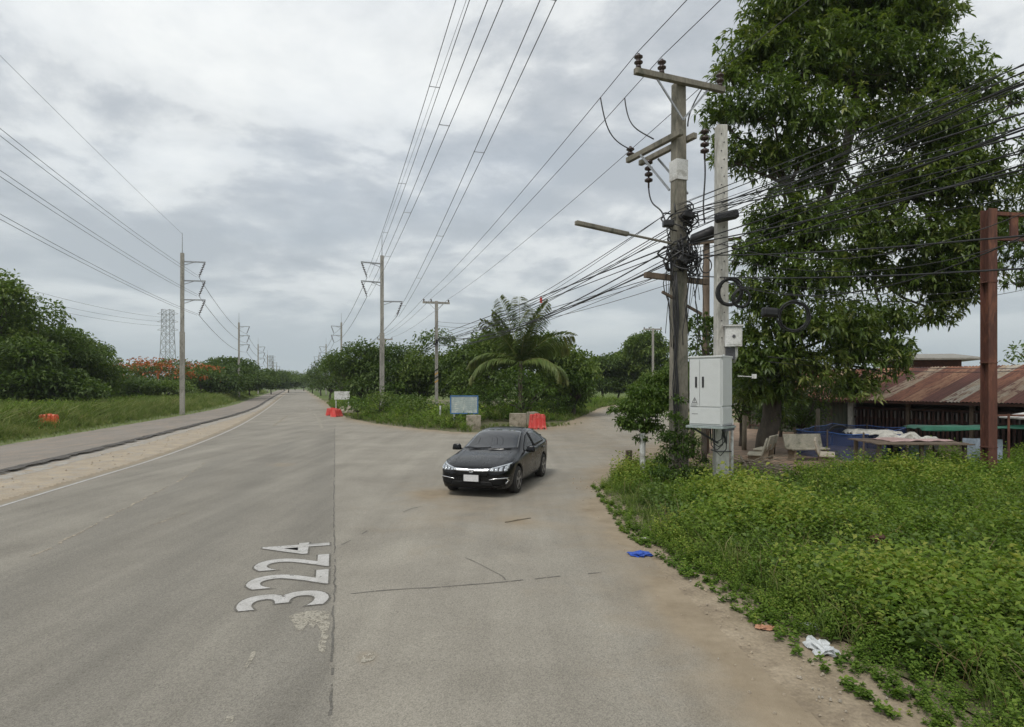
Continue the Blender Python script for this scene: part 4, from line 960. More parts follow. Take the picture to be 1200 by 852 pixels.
mb = MB(); mb.bar(sd_*.3 + Vector((0, 0, 7.35)), sd_*.3 + dd*1.1 + Vector((0, 0, 8.6)), .035, .05); mb.bar(-sd_*.3 + Vector((0, 0, 7.35)), -sd_*.3 + dd*1.1 + Vector((0, 0, 8.6)), .035, .05); mb.build('brace', M['steel'], oroot)
hang = []
for (p, z) in ((dd*1.25 + sd_*.1, 8.58), (dd*.55 + sd_*.40, 8.58), (-dd*.33 + sd_*.55, 8.9)):
    mb = MB()
    mb.tube([p + Vector((0, 0, z)), p + Vector((0, 0, z - .75))], .025, 6)
    for i in range(4): mb.lathe(p + Vector((0, 0, z - .12 - i*.16)), [(.04, 0), (.11, .03), (.11, .08), (.04, .12)], 10)
    mb.build('insulator_string', M['insulator'], oroot, True); hang.append(p + Vector((0, 0, z - .75)))
mb = MB(); insulator(mb, dd*1.65 - sd_*.2 + Vector((0, 0, 8.75)), 2, .11, .13); mb.build('insulator', M['insulator'], oroot, True)
mb = MB()
bnd = MB(); bnd.add([tuple(Rz @ Vector((q[0]*.167, q[1]*.155, 0)) + Vector((0, 0, z))) for z in (7.62, 8.12) for q in ((-1, -1), (1, -1), (1, 1), (-1, 1))], [(0, 1, 5, 4), (1, 2, 6, 5), (2, 3, 7, 6), (3, 0, 4, 7), (3, 2, 1, 0), (4, 5, 6, 7)])
bnd.build('white_number_plate', M['white_paint'], oroot)
# street lamp: long fluorescent fitting on a thin pipe
la = Vector((0, -.15, 5.98)); lb_ = Vector((-1.45, -.95, 6.05)); lc = Vector((-2.75, -1.65, 6.13))
MB().tube([la, lb_], .03, 6).build('lamp_arm', M['concrete_old'], oroot); MB().bar(lb_, lc, .12, .10).build('lamp_housing', M['concrete_old'], oroot, bevel=.02)
# lower timber arm across the pole, and its slanting stay
p0, p1 = P(756, 322, 14.7) - PO, P(829, 331, 15.3) - PO
MB().bar(p0, p1, .13, .13).build('lower_arm', M['timber'], oroot)
MB().bar(P(776, 342, 14.75) - PO, P(822, 368, 15.1) - PO, .06, .06).build('stay_bar', M['timber'], oroot)
# tangled cable mass around the pole
def tangle(c, rad, n, r0, seed, closed=True):
    r = random.Random(seed); mb = MB()
    for i in range(n):
        cc = Vector(c) + Vector((r.gauss(0, rad[0]*.25), r.gauss(0, rad[0]*.25), r.uniform(-1, 1)*rad[2]*.7)); rr_ = rad[0]*r.uniform(.5, 1.1)
        ax = Vector((r.gauss(0, .9), r.gauss(0, .9), r.gauss(.5, .6))).normalized(); u = ax.orthogonal().normalized(); v_ = ax.cross(u)
        mb.tube([cc + (u*math.cos(t) + v_*math.sin(t)*r.uniform(.8, 1.15))*rr_*r.uniform(.92, 1.08) for t in [2*math.pi*k/14 for k in range(14)]], r0*r.uniform(.7, 1.4), 5, closed=True)
    return mb
for c, rad, n, sd in (((0, 0, 6.1), (.30, 0, .85), 26, 1), ((.1, -.05, 5.7), (.34, 0, .4), 20, 2), ((.25, .0, 6.8), (.22, 0, .4), 10, 3)):
    tag(tangle(c, rad, n, .018, sd).build('cable_tangle', M['cable'], oroot, True), kind='stuff')
mb = MB(); r = random.Random(9)
for i in range(26):
    z0 = r.uniform(5.2, 6.6); x = r.uniform(-.3, .75); y = r.uniform(-.4, .2); ln = r.uniform(.8, 2.6); pts = []
    for k in range(8):
        t = k/7; pts.append((x + math.sin(t*5 + i)*.07 + r.uniform(-.02, .02), y, z0 - ln*t))
    mb.tube(pts, r.uniform(.006, .013), 4)
tag(mb.build('hanging_wires', M['cable'], oroot, True), kind='stuff')
mb = MB()
for i in range(5): mb.tube([(-.17 + .02*i + .03*math.sin(k*1.7 + i), -.2 - .01*i, .9 + k*.55) for k in range(9)], .016, 5)
mb.build('riser_cables', M['cable'], oroot, True)
# black splice closures
mb = MB(); mb.lathe(P(812, 281, 14.3) - PO, [(.05, -.05), (.13, 0), (.14, .5), (.10, .55), (.03, .6)], 12, (.85, -.2, .32)); mb.build('splice_closure', M['black'], oroot, True)
for i, (px, py) in enumerate(((783, 262), (806, 252), (800, 305))):
    mb = MB(); mb.box(P(px, py, 14.6) - PO, (.26, .2, .16), Matrix.Rotation(.3*i, 3, 'Y')); mb.build('clamp_block', M['black'], oroot, bevel=.03)

# --- thin timber pole behind
PT = Vector((7.05, 21.8, 0)); troot = empty('timber_pole', PT, 'thin brown pole with a short crossarm between the old pole and the cabinet pole', 'utility pole')
MB().tube([(0, 0, -.2), (.05, 0, 7.75)], [.15, .12], 8).build('pole', M['timber'], troot, True)
MB().bar((-.75, -.16, 7.6), (1.25, -.16, 7.85), .10, .10).build('cross_arm', M['timber'], troot)
for x in (.75, 1.1):
    pass
mb = MB(); mb.lathe((.95, -.3, 6.9), [(.02, -.1), (.10, 0), (.10, .1), (.03, .14), (.03, .5), (.10, .54), (.10, .64), (.02, .7)], 10); mb.tube([(.95, -.3, 5.6), (.95, -.3, 7.8)], .014, 5); mb.build('insulator_string', M['insulator'], troot, True)
ring = MB(); cc = P(827, 311, 21.3) - PT; ring.tube([cc + Vector((math.cos(t)*.21, 0, math.sin(t)*.27)) for t in [2*math.pi*k/18 for k in range(18)]], .022, 5, closed=True); ring.build('cable_ring', M['cable'], troot, True)

# --- cabinet pole
PC = Vector((4.83, 13.8, 0)); croot = empty('cabinet_pole', PC, 'pale square concrete pole carrying the large white cabinet and a small meter box', 'utility pole')
yc = R(-20); RC = Matrix.Rotation(yc, 3, 'Z')
mb = MB(); vs = []
for z, s_ in ((-.2, .158), (8.5, .118)):
    for q in ((-1, -1), (1, -1), (1, 1), (-1, 1)): vs.append((q[0]*s_, q[1]*s_*.9, z))
mb.add(vs, [(3, 2, 1, 0), (4, 5, 6, 7), (0, 1, 5, 4), (1, 2, 6, 5), (2, 3, 7, 6), (3, 0, 4, 7)])
mb.build('pole', M['concrete_light'], croot, bevel=.02)
mb = MB()
for k in range(26): 
    z = 3.4 + k*.195; mb.lathe((.03*(-1)**k, -.1425 + (z/8.5)*.035, z), [(.014, 0), (.014, .012)], 6, (0, -1, 0))
tag(mb.build('bolt_holes', M['black'], croot), kind='stuff')
mb = MB(); mb.box((.02, -.3, 6.33), (.52, .22, .20), Matrix.Rotation(-.22, 3, 'Y')); mb.build('splice_closure', M['black'], croot, bevel=.05)
mb = MB(); mb.tube([(.20, -.14, .05), (.20, -.14, 1.75)], .035, 8); mb.build('conduit', M['white_paint'], croot, True)
for z in (1.0, .35): MB().box((0, 0, z), (.37, .34, .02)).build('strap', M['darksteel'], croot)
# cabinet standing on its shelf
croot2 = empty('equipment_cabinet', PC + Vector((-.40, -.46, 1.62)), 'large pale grey metal cabinet with two black slot handles mounted on the pole', 'cabinet', rz=R(-42))
W_, D_, Hc = .74, .54, 1.50
mb = MB(); mb.box((0, 0, Hc/2), (W_, D_, Hc)); mb.build('body', M['cabinet'], croot2, bevel=.012)
mb = MB(); mb.box((0, 0, Hc + .015), (W_ + .05, D_ + .05, .04)); mb.build('roof', M['cabinet'], croot2, bevel=.008)
for x0, x1 in ((-W_/2 + .02, -.125), (-.115, W_/2 - .02)):
    mb = MB(); mb.box(((x0 + x1)/2, -D_/2 - .010, .42 + (Hc - .46)/2), (x1 - x0, .02, Hc - .46)); mb.build('door', M['cabinet'], croot2, bevel=.006)
mb = MB(); mb.box((0, -D_/2 - .010, .22), (W_ - .04, .02, .36)); mb.build('lower_panel', M['cabinet'], croot2, bevel=.006)
for x in (-.20, -.04):
    mb = MB(); mb.box((x, -D_/2 - .028, .96), (.045, .02, .24)); mb.build('slot_handle', M['black'], croot2, bevel=.012)
mb = MB(); mb.box((W_/2 + .01, 0, .22), (.02, D_ - .04, .36)); mb.box((W_/2 + .01, 0, .97), (.02, D_ - .04, 1.06)); mb.build('side_panel', M['cabinet'], croot2, bevel=.006)
for x in (-.3, .3): 
    mb = MB(); mb.tube([(x, 0, Hc + .03), (x, 0, Hc + .07)], .02, 6); mb.build('lifting_eye', M['cabinet'], croot2)
M['warn'] = mat('warning_print', (.10, .10, .10), (.14, .14, .14), 8, .6)
ft = -D_/2 - .0225
mb = MB(); a_, b_, c_ = Vector((-.30, ft, .50)), Vector((-.17, ft, .50)), Vector((-.235, ft, .63)); ce = (a_ + b_ + c_)/3
i_ = [ce + (q - ce)*.62 for q in (a_, b_, c_)]; mb.add([a_, b_, c_] + i_, [(0, 1, 4, 3), (1, 2, 5, 4), (2, 0, 3, 5)]); mb.add([(-.245, ft, .53), (-.225, ft, .53), (-.24, ft, .575), (-.228, ft, .60)], [(0, 1, 3, 2)])
mb.build('warning_triangle', M['warn'], croot2)
mb = MB()
for i, ww in enumerate((.17, .13, .15)): mb.add([(-.32, ft, .47 - i*.028), (-.32 + ww, ft, .47 - i*.028), (-.32 + ww, ft, .48 - i*.028), (-.32, ft, .48 - i*.028)], [(0, 1, 2, 3)])
mb.add([(-.30, ft, .25), (-.16, ft, .25), (-.16, ft, .262), (-.30, ft, .262)], [(0, 1, 2, 3)])
mb.build('warning_print', M['warn'], croot2)
sh = MB(); sh.box((0, .02, -.03), (W_ + .12, D_ + .16, .05)); sho = sh.build('shelf', M['cabinet_shelf'], croot2, bevel=.006)
mb = MB(); mb.bar((-.33, -.2, -.06), (.05, .3, -.42), .04); mb.bar((.40, -.2, -.05), (.40, .3, -.05), .05, .12); mb.bar((.36, -.2, -.06), (.25, .28, -.4), .04); mb.build('bracket', M['darksteel'], croot2)
mb = MB()
for (x, dp_, zz) in ((.0, .5, .0), (.04, .42, .1), (.08, .62, .2), (-.02, .33, .1)):
    mb.tube([(x, .02, -.05), (x + .03, -.02, -.05 - dp_*.8), (x + .15, 0, -.05 - dp_), (x + .27, .02, -.05 - dp_*.75), (x + .28, .05, -.1)], .012, 5)
mb.build('cable_loops', M['cable'], croot2, True)
# meter box
mroot2 = empty('meter_box', PC + Vector((.17, -.30, 3.37)), 'small off-white meter box with a sloping lid fixed to the pole above the cabinet', 'meter box', rz=R(-14))
mb = MB(); mb.box((0, 0, .24), (.36, .24, .46)); mb.build('body', M['white_paint'], mroot2, bevel=.01)
mb = MB(); mb.box((0, -.01, .49), (.42, .31, .03), Matrix.Rotation(R(6), 3, 'X')); mb.build('lid', M['white_paint'], mroot2, bevel=.006)
mb = MB(); mb.box((0, -.122, .24), (.31, .012, .38)); mb.build('door', M['white_paint'], mroot2, bevel=.004)
mb = MB(); mb.lathe((0, -.126, .24), [(.035, 0), (.035, .02), (.0, .022)], 10, (0, -1, 0)); mb.build('lock', M['darksteel'], mroot2)
mb = MB(); mb.tube([(.06, 0, .01), (.07, .02, -.20), (.02, .10, -.34)], .035, 8); mb.build('conduit', M['white_paint'], mroot2, True)
mb = MB(); mb.box((-.06, .04, -.14), (.20, .12, .28)); mb.build('lower_box', M['darksteel'], mroot2, bevel=.01)
mb = MB(); mb.bar((.42, -.02, -1.02 + .35), (.10, .05, -.65), .02); mb.box((.44, -.02, -.66), (.10, .03, .10)); mb.build('small_bracket', M['white_paint'], mroot2)
# coils
def coil(c, r_, th, n, label, seed, tilt=(.15, 1, .1), asp=1.15):
    r = random.Random(seed); mb = MB(); ax = Vector(tilt).normalized(); u = ax.cross(Vector((0, 0, 1))).normalized(); v_ = u.cross(ax)
    for i in range(n):
        q = r_*(1 + r.uniform(-1, 1)*.10); ofs = ax*r.uniform(-1, 1)*th + (u*r.uniform(-1, 1) + v_*r.uniform(-1, 1))*th*.5; ph = r.uniform(0, 6)
        mb.tube([Vector(c) + ofs + (u*math.cos(t) + v_*asp*math.sin(t))*q*(1 + .03*math.sin(3*t + ph)) for t in [2*math.pi*k/28 for k in range(28)]], .011, 5, closed=True)
    return tag(mb.build('cable_coil', M['cable'], smooth=True), label, 'cable coil')
coil(P(855, 342, 13.4), .25, .035, 24, 'thick black coil of cable hanging on the pale cabinet pole', 1)
coil(P(869, 349, 13.2), .17, .03, 6, 'loose thin black coil just right of the thick coil', 2)
coil(P(930, 371, 12.8), .31, .02, 7, 'round loose black coil hanging in front of the big tree', 3, asp=1.0)
mb = MB(); mb.box(P(902, 366, 12.9), (.34, .2, .20), Matrix.Rotation(.1, 3, 'Y')); tag(mb.build('splice_closure', M['black'], bevel=.05), 'black rectangular splice box hanging on a wire between the two coils', 'splice box')
cable('overhead_cable', P(851, 330, 13.5), P(1230, 262, 8), .6, .011, M['cable'], 'black cable running right from the thick coil past the splice box', 'cable')

# --- distribution wires
arm = [dpt(dp[0], p) for p in dz]
far2 = [dpt(dp[1], p) for p in dz]; far3 = [dpt(dp[3], p) for p in dz]
nxt = [t_ + Vector((10.9, -38, .1)) for t_ in tops]
for i, nm in enumerate(('left', 'middle', 'right')):
    cable('power_line', arm[i] + Vector((0, 0, .2)), tops[i], .35, .010, M['wire'], f'{nm} bare wire from the striped pole up to the top crossarm of the old pole', 'power line', n=24)
    cable('power_line', tops[i], nxt[i], .35, .010, M['wire'], f'{nm} bare wire leaving the top crossarm of the old pole towards the upper right', 'power line', n=24)
    cable('power_line', arm[i] + Vector((0, 0, .2)), far2[i] + Vector((0, 0, .2)), .5, .014, M['wire'], f'{nm} bare wire between the striped pole and the far pole beyond it', 'power line')
    cable('power_line', far2[i] + Vector((0, 0, .2)), far3[i] + Vector((0, 0, .2)), .5, .02, M['wire'], f'{nm} bare wire between the two most distant distribution poles', 'power line')
# jumpers: curved insulated leads dropping from the wires to the side arms
def bez(name, a, b, c, d, r_, m, label=None, parent=None, cat='cable', group=None, n=14):
    pts = [((1 - t)**3)*Vector(a) + 3*t*(1 - t)**2*Vector(b) + 3*t*t*(1 - t)*Vector(c) + t**3*Vector(d) for t in [i/n for i in range(n + 1)]]
    return tag(MB().tube(pts, r_, 6).build(name, m, parent, True), label, cat if label else None, group)
def onwire(i, t): 
    a, b = arm[i] + Vector((0, 0, .2)), tops[i]; p = a.lerp(b, t); p.z -= 4*.35*t*(1 - t); return p
bez('jumper_lead', onwire(0, .945), onwire(0, .945) + Vector((.15, 0, -.9)), P(715, 165, 16.4), P(741, 176, 16.2), .018, M['cable'], 'curved black lead dropping from the left bare wire to the double side arms')
bez('jumper_lead', onwire(1, .95), onwire(1, .95) + Vector((.1, 0, -.8)), P(742, 150, 15.9), P(766, 163, 15.6), .018, M['cable'], 'curved black lead dropping from the middle bare wire to the double side arms')
bez('jumper_lead', onwire(2, .985), P(812, 120, 15.1), P(806, 135, 15.1), P(806, 148, 15.0), .018, M['cable'], 'curved black lead from the right bare wire down to the hanging insulator beside the pole')
for i, hp_ in enumerate(hang):
    e = [P(780, 262, 14.8), P(792, 250, 14.8), P(826, 262, 14.8)][i]
    bez('feeder_cable', PO + hp_, PO + hp_ + Vector((.05, 0, -.7)), e + Vector((-.1, 0, .6)), e, .02, M['cable'], ('thick black feeder from the outer hanging insulator down to the cable tangle', 'thick black feeder from the inner hanging insulator down to the cable tangle', 'black feeder from the insulator right of the pole down to the splice closures')[i])
# communication cables: bundle down to the striped pole, fan up to the upper right
r = random.Random(21)
bl = 'thin black cable in the dense bundle running from the old pole down towards the palm'
for i in range(15):
    z = 6.3 + r.uniform(-.75, .75) if i > 2 else 5.35 + i*.2
    a = PO + Vector((r.uniform(-.2, .2), r.uniform(-.2, .2), z)); b = Vector((-6.7 + r.uniform(-.3, .3), 52.8, 6.5 + r.uniform(-.45, .55)))
    cable('communication_cable', b, a, r.uniform(.15, 1.1) if i % 4 else .05, r.choice((.009, .011, .014, .020)), M['cable'], bl, 'cable', 'communication cables from the old pole to the striped pole', n=22)
br = 'thin black cable in the fan of cables rising rightwards across the big tree'
for i in range(24):
    a = PO + Vector((r.uniform(-.2, .3), r.uniform(-.2, .2), 6.2 + r.uniform(-.95, .85)))
    b = PO + Vector((10.9 + r.uniform(-3.2, 4.2), -38, 6.5 + r.uniform(-.7, .8)))
    cable('communication_cable', a, b, r.choice((.1, .3, .6, .9, 1.3, 1.8, 2.3))*r.uniform(.8, 1.1), r.choice((.006, .008, .010, .014)), M['cable'], br, 'cable', 'communication cables fanning right from the old pole', n=26)
for i in range(3):
    a = Vector((-6.7, 52.8, 6.1)); b = Vector((-20.2, 94.8, 6.2 + .25*i)); cable('communication_cable', a + Vector((0, 0, .25*i)), b, .8, .03, M['cable'], 'black cable between the striped pole and the far pole beyond the bushes', 'cable', 'cables beyond the striped pole')
for i in range(2):
    cable('service_wire', Vector((-6.7, 53, 8.2 - i*.35)), PT + Vector((0, 0, 7.0 - i*.35)), .9, .013, M['wire'], f'{("upper", "lower")[i]} thin wire sagging behind the palm from the striped pole to the thin brown pole', 'cable')
for i, (py, pe) in enumerate(((286, 262), (303, 295), (318, 312), (331, 322))):
    cable('service_wire', P(845, py, 13.7), P(1260, pe - 40*(i < 2), 10 + 4*i), .7, .009, M['cable'], f'{ordn[i]} highest thin service wire going right from the cabinet pole', 'cable')
for i in range(2):
    cable('service_wire', P(900, 418 + i*6, 19), P(1260, 428 + i*3, 24), .25, .012, M['cable'], f'{("upper", "lower")[i]} thin wire stretched low in front of the rusty roof', 'cable')
mb = MB(); c = P(634, 352, 30); mb.box(c, (.13, .13, .26)); mb.box(c + Vector((0, 0, .16)), (.06, .06, .08)); tag(mb.build('cable_marker', M['red_plastic'], bevel=.02), 'small red marker clipped on the cable bundle above the palm', 'cable marker')

# ============================================================ RUSTY POST AND BEAM
PR = Vector((12.45, 15.6, 0)); rr_ = empty('rusty_gantry', PR, 'tall rusty steel post with a horizontal lattice beam going off to the right', 'steel post', rz=R(8))
mb = MB()
for y in (-.112, .112): mb.box((0, y, 3.5), (.25, .025, 7.2))
mb.box((0, 0, 3.5), (.02, .20, 7.2)); mb.build('post', M['rust'], rr_)
for z in (.9, 3.1, 5.2): MB().box((0, 0, z), (.27, .27, .025)).build('stiffener', M['rust'], rr_)
for z in (7.0, 6.35): MB().bar((.17, 0, z), (3.4, 0, z), .09, .09).build('beam', M['rust'], rr_)
for k in range(4): MB().bar((.75 + k*.8, .0, 6.39), (.75 + k*.8, 0, 6.96), .22 if k == 0 else .07, .05).build('web_bar', M['rust'], rr_)
mb = MB()
for y in (-.112, .112): mb.box((3.5, y, 3.5), (.25, .025, 7.2))
mb.box((3.5, 0, 3.5), (.02, .20, 7.2)); mb.build('post', M['rust'], rr_)

# ============================================================ SHED
ex, pxv = Vector((.43, -.903, 0)).normalized(), Vector((.903, .43, 0)).normalized()   # along eave (towards camera), away from facade
S0 = Vector((13.6, 34.6, 0)); LEN = 17.5; ang = math.atan2(ex.y, ex.x)
sroot = empty('shed', S0, 'long low shed with a rusty corrugated metal roof and dark slatted front', 'shed', rz=ang)
# local frame: +x along eave, +y away from facade (right-handed: rotate ex by 90 deg = pxv?)
sgn = 1 if (Matrix.Rotation(ang, 3, 'Z') @ Vector((0, 1, 0))).dot(pxv) > 0 else -1
EZ, RZh, RUN = 2.0, 3.42, 4.4
r = random.Random(4)
rustcols = [((.20, .075, .042), (.30, .125, .065)), ((.38, .20, .11), (.28, .12, .065)), ((.42, .33, .23), (.34, .22, .14)), ((.12, .045, .03), (.17, .06, .04)), ((.46, .42, .34), (.36, .27, .18))]
rm = [mat('roof_rust', a, b, 1.4, .75, c3=(.14, .05, .03), stretch=(3, .4, 1), fine=14, contrast=(.4, .6)) for a, b in rustcols]
n = 23; wsh = LEN/n
def corr(x0, wd, y0, z0, y1, z1, nc=6):
    vs = []; fs = []; m_ = nc*4
    for j, (yy, zz) in enumerate(((y0, z0), ((y0 + y1)/2, (z0 + z1)/2), (y1, z1))):
        for i in range(m_ + 1): vs.append((x0 + wd*i/m_, yy*sgn, zz + .022*math.sin(2*math.pi*i/4)))
    for j in range(2):
        for i in range(m_): fs.append((j*(m_ + 1) + i, j*(m_ + 1) + i + 1, (j + 1)*(m_ + 1) + i + 1, (j + 1)*(m_ + 1) + i))
    return MB().add(vs, fs)
seq = [0, 3, 1, 0, 2, 0, 3, 1, 0, 3, 2, 0, 1, 3, 4, 0, 2, 3, 0, 1, 2, 4, 0]
for i in range(n):
    zz = r.uniform(0, .02); mi = seq[i]
    corr(i*wsh - .03, wsh + .06, -.55, EZ - .17 + zz, RUN, RZh + zz).build('roof_sheet', rm[mi], sroot, True)
for i in range(n): corr(i*wsh - .03, wsh + .06, RUN, RZh, RUN*2, EZ).build('roof_sheet', rm[r.choice((0, 1, 3))], sroot, True)
M['shutter'] = mat('green_grey_shutter', (.075, .085, .055), (.05, .058, .042), 3, .8, stretch=(1, 1, .2), c3=(.09, .07, .05))
M['darkwood'] = mat('dark_stained_boards', (.055, .028, .022), (.035, .02, .017), 3, .8, stretch=(1, 1, .2), c3=(.08, .035, .025))
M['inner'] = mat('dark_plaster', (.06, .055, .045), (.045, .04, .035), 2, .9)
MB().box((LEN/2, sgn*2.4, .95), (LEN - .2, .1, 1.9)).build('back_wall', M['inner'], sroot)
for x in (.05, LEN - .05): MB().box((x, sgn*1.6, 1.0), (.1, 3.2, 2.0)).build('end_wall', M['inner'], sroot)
# shutter bay: vertical boards; slatted bay: rails and pickets; posts
nb = 26
for i in range(nb):
    w_ = 5.9/nb; MB().box((.3 + w_*(i + .5), 0, .9 + .0), (w_*.93, .03, 1.75)).build('shutter_board', M['shutter'], sroot)
MB().box((3.3, -sgn*.02, .25), (6.1, .04, .07)).build('rail', M['darkwood'], sroot)
for x in (.12, 9.1, 11.6, 14.2, 17.2): MB().box((x, 0, .98), (.15, .15, 1.96)).build('post', M['timber'], sroot)
MB().box((6.45, -sgn*.02, .98), (.26, .2, 1.96)).build('column', M['concrete_light'], sroot)
for z in (.12, 1.45, 1.02): MB().box((11.8, .0, z), (10.4, .05, .09)).build('rail', M['darkwood'], sroot)
for i in range(58):
    x = 6.75 + i*.18
    MB().box((x, -sgn*.03, .72), (.10, .03, 1.30)).build('picket', M['darkwood'], sroot)
M['picktip'] = mat('grey_picket_tip', (.15, .135, .12), (.11, .10, .09), 5, .8)
for i in range(40):
    if 6.75 + i*.36 > 17: break
    MB().box((6.75 + i*.36, -sgn*.06, 1.2), (.05, .02, .34)).build('hanging_slat', M['picktip'], sroot)
MB().box((LEN/2, -sgn*.5, EZ - .24), (LEN, .06, .10)).build('eave_beam', M['rust_dark'], sroot)
# house behind the shed
b0 = Vector((31.0, 45.5, .45)); hroot = empty('house', b0, 'dark brown house with a flat grey roof edge showing above the rusty shed roof', 'house', rz=R(-20))
MB().box((0, 0, 1.72), (3.9, 5, 4.35)).build('wall', M['rust_dark'], hroot)
MB().box((0, -2.53, 2.9), (1.2, .06, .9)).build('shutter', M['darkwood'], hroot)
M['greyroof'] = mat('grey_fibre_roof', (.26, .25, .22), (.19, .18, .155), 2, .85, fine=12)
mb = MB(); mb.add([(-4.3, -3.4, 4.05), (3.1, -3.4, 4.0), (2.2, 0, 4.45), (-4.0, 0, 4.5), (-4.3, 3.4, 4.05), (3.1, 3.4, 4.0), (-4.3, -3.4, 3.93), (3.1, -3.4, 3.88), (3.1, 3.4, 3.88), (-4.3, 3.4, 3.93)],
    [(0, 1, 2, 3), (3, 2, 5, 4), (1, 5, 2), (0, 3, 4), (0, 6, 7, 1), (1, 7, 8, 5), (5, 8, 9, 4), (4, 9, 6, 0), (6, 9, 8, 7)]); mb.build('roof', M['greyroof'], hroot)
# pale building glimpsed right of the beam post
b1 = Vector((31, 33.5, 0)); h2 = empty('house', b1, 'small white-walled hut with a tilted pale roof at the right edge beside the shed', 'house', rz=R(-30))
# (built low: only its roof corner shows)
MB().box((0, 0, .95), (3, 3, 1.9)).build('wall', M['white_paint'], h2); 
mb = MB(); mb.add([(-1.9, -1.9, 1.85), (1.9, -1.9, 1.85), (1.9, 1.9, 2.4), (-1.9, 1.9, 2.4), (-1.9, -1.9, 1.93), (1.9, -1.9, 1.93), (1.9, 1.9, 2.48), (-1.9, 1.9, 2.48)], [(3, 2, 1, 0), (4, 5, 6, 7), (0, 1, 5, 4), (1, 2, 6, 5), (2, 3, 7, 6), (3, 0, 4, 7)]); mb.build('roof', M['white_paint'], h2)
MB().box((0, -1.52, .95), (.8, .04, 1.5)).build('door', M['timber'], h2)

# ============================================================ YARD THINGS
def bench(loc, rz, w_, label, m='concrete_bench'):
    root = empty('concrete_bench', loc, label, 'bench', 'concrete garden benches', rz)
    mb = MB(); mb.box((0, 0, .42), (w_, .42, .065)); mb.build('seat', M[m], root, bevel=.02)
    mb = MB(); mb.box((0, .27, .66), (w_, .06, .46), Matrix.Rotation(R(-16), 3, 'X')); mb.build('backrest', M[m], root, bevel=.02)
    for s_ in (-1, 1):
        mb = MB(); mb.add([(s_*(w_/2 - .14) + q, y, z) for q in (-.04, .04) for y, z in ((-.15, 0), (.20, 0), (.24, .42), (.34, .60), (.26, .62), (.16, .39), (-.18, .39))],
                         [tuple(range(6, -1, -1)), tuple(range(7, 14))] + [(i, (i + 1) % 7, 7 + (i + 1) % 7, 7 + i) for i in range(7)]); mb.build('leg', M['bench_leg'], root, bevel=.01)
M['concrete_bench'] = mat('weathered_terrazzo', (.30, .28, .22), (.20, .19, .15), 3, .85, c3=(.13, .125, .09), fine=50)
M['bench_pale'] = mat('pale_terrazzo', (.42, .38, .31), (.33, .29, .23), 3, .85, c3=(.24, .19, .13), fine=50)
M['bench_leg'] = mat('brown_cement_leg', (.24, .19, .13), (.17, .13, .09), 3, .9)
bench((7.45, 18.3, 0), R(-115), .85, 'grey concrete bench seen side-on nearest the cabinet pole')
bench((8.3, 19.7, 0), R(-130), .85, 'grey concrete bench just behind the nearest one under the big tree')
bench((9.75, 19.7, 0), R(8), 1.35, 'wide dark concrete bench facing the camera in front of the blue netting')
bench((9.55, 18.1, 0), R(62), 1.15, 'pale concrete bench turned left with a curved bright edge beside the blue netting', 'bench_pale')
mb = MB(); mb.box((7.9, 18.0, .05), (.8, .35, .1)); tag(mb.build('concrete_slab', M['concrete_bench'], bevel=.02), 'flat concrete slab lying in front of the nearest bench', 'slab')
for i, (px, D, h, lab) in enumerate([(902, 22.5, 1.45, 'short pale wooden post right of the thick trunk'), (872, 23, 1.35, 'short pale stump of a post left of the thick trunk'), (958, 26, 1.5, 'grey post in front of the green shutter')]):
    p_ = Vector(((px - HX)/F*D, D, 0)); mb = MB(); mb.tube([p_ + Vector((0, 0, -.05)), p_ + Vector((.02, 0, h))], [.10, .085], 8); tag(mb.build('yard_post', M['pale_bark'], smooth=True), lab, 'post')

# blue net pen: posts, rails and fine mesh panels
nm, t, b, out = newmat('blue_netting'); tc_ = coords(t); wv = ramp(t, tex(t, tc_, 3, 4), [(.3, (.012, .030, .10)), (.7, (.025, .065, .20))]); Lk(t, wv, b.inputs['Base Color']); b.inputs['Roughness'].default_value = .7
tr = t.nodes.new('ShaderNodeBsdfTransparent'); mx = t.nodes.new('ShaderNodeMixShader'); mx.inputs[0].default_value = .62; Lk(t, tr.outputs[0], mx.inputs[1]); Lk(t, b.outputs[0], mx.inputs[2]); Lk(t, mx.outputs[0], out.inputs[0]); M['net'] = nm
M['bluecloth'] = mat('blue_cloth', (.03, .075, .24), (.02, .05, .17), 3, .8)
M['blue_pipe'] = mat('blue_pipe', (.05, .14, .42), (.04, .11, .33), 4, .5)
A0, A1, B1, B0 = [Vector(((px - HX)/F*D, D, 0)) for px, D in ((932, 21.5), (1012, 19.2), (1062, 22.5), (975, 25))]
nroot = empty('netting_pen', A0, 'low pen fenced with sagging blue netting behind the concrete benches', 'netting pen')
def wavy(a, b, z0, z1, n_, amp, seed, top=.0, m_=6):
    vs = []; fs = []; a, b = Vector(a), Vector(b); nr = Vector((-(b - a).y, (b - a).x, 0)).normalized()
    for j in range(m_ + 1):
        for i in range(n_ + 1):
            u, v_ = i/n_, j/m_; p = a.lerp(b, u); s_ = mnoise.noise(Vector((u*6, v_*2, seed))); z = z0 + (z1 - z0)*v_ - top*math.sin(math.pi*((u*4) % 1))*v_
            vs.append(tuple(p + nr*amp*s_ + Vector((0, 0, z))))
    return MB().add(vs, [(j*(n_ + 1) + i, j*(n_ + 1) + i + 1, (j + 1)*(n_ + 1) + i + 1, (j + 1)*(n_ + 1) + i) for j in range(m_) for i in range(n_)])
cs = [A0, A1, B1, B0]
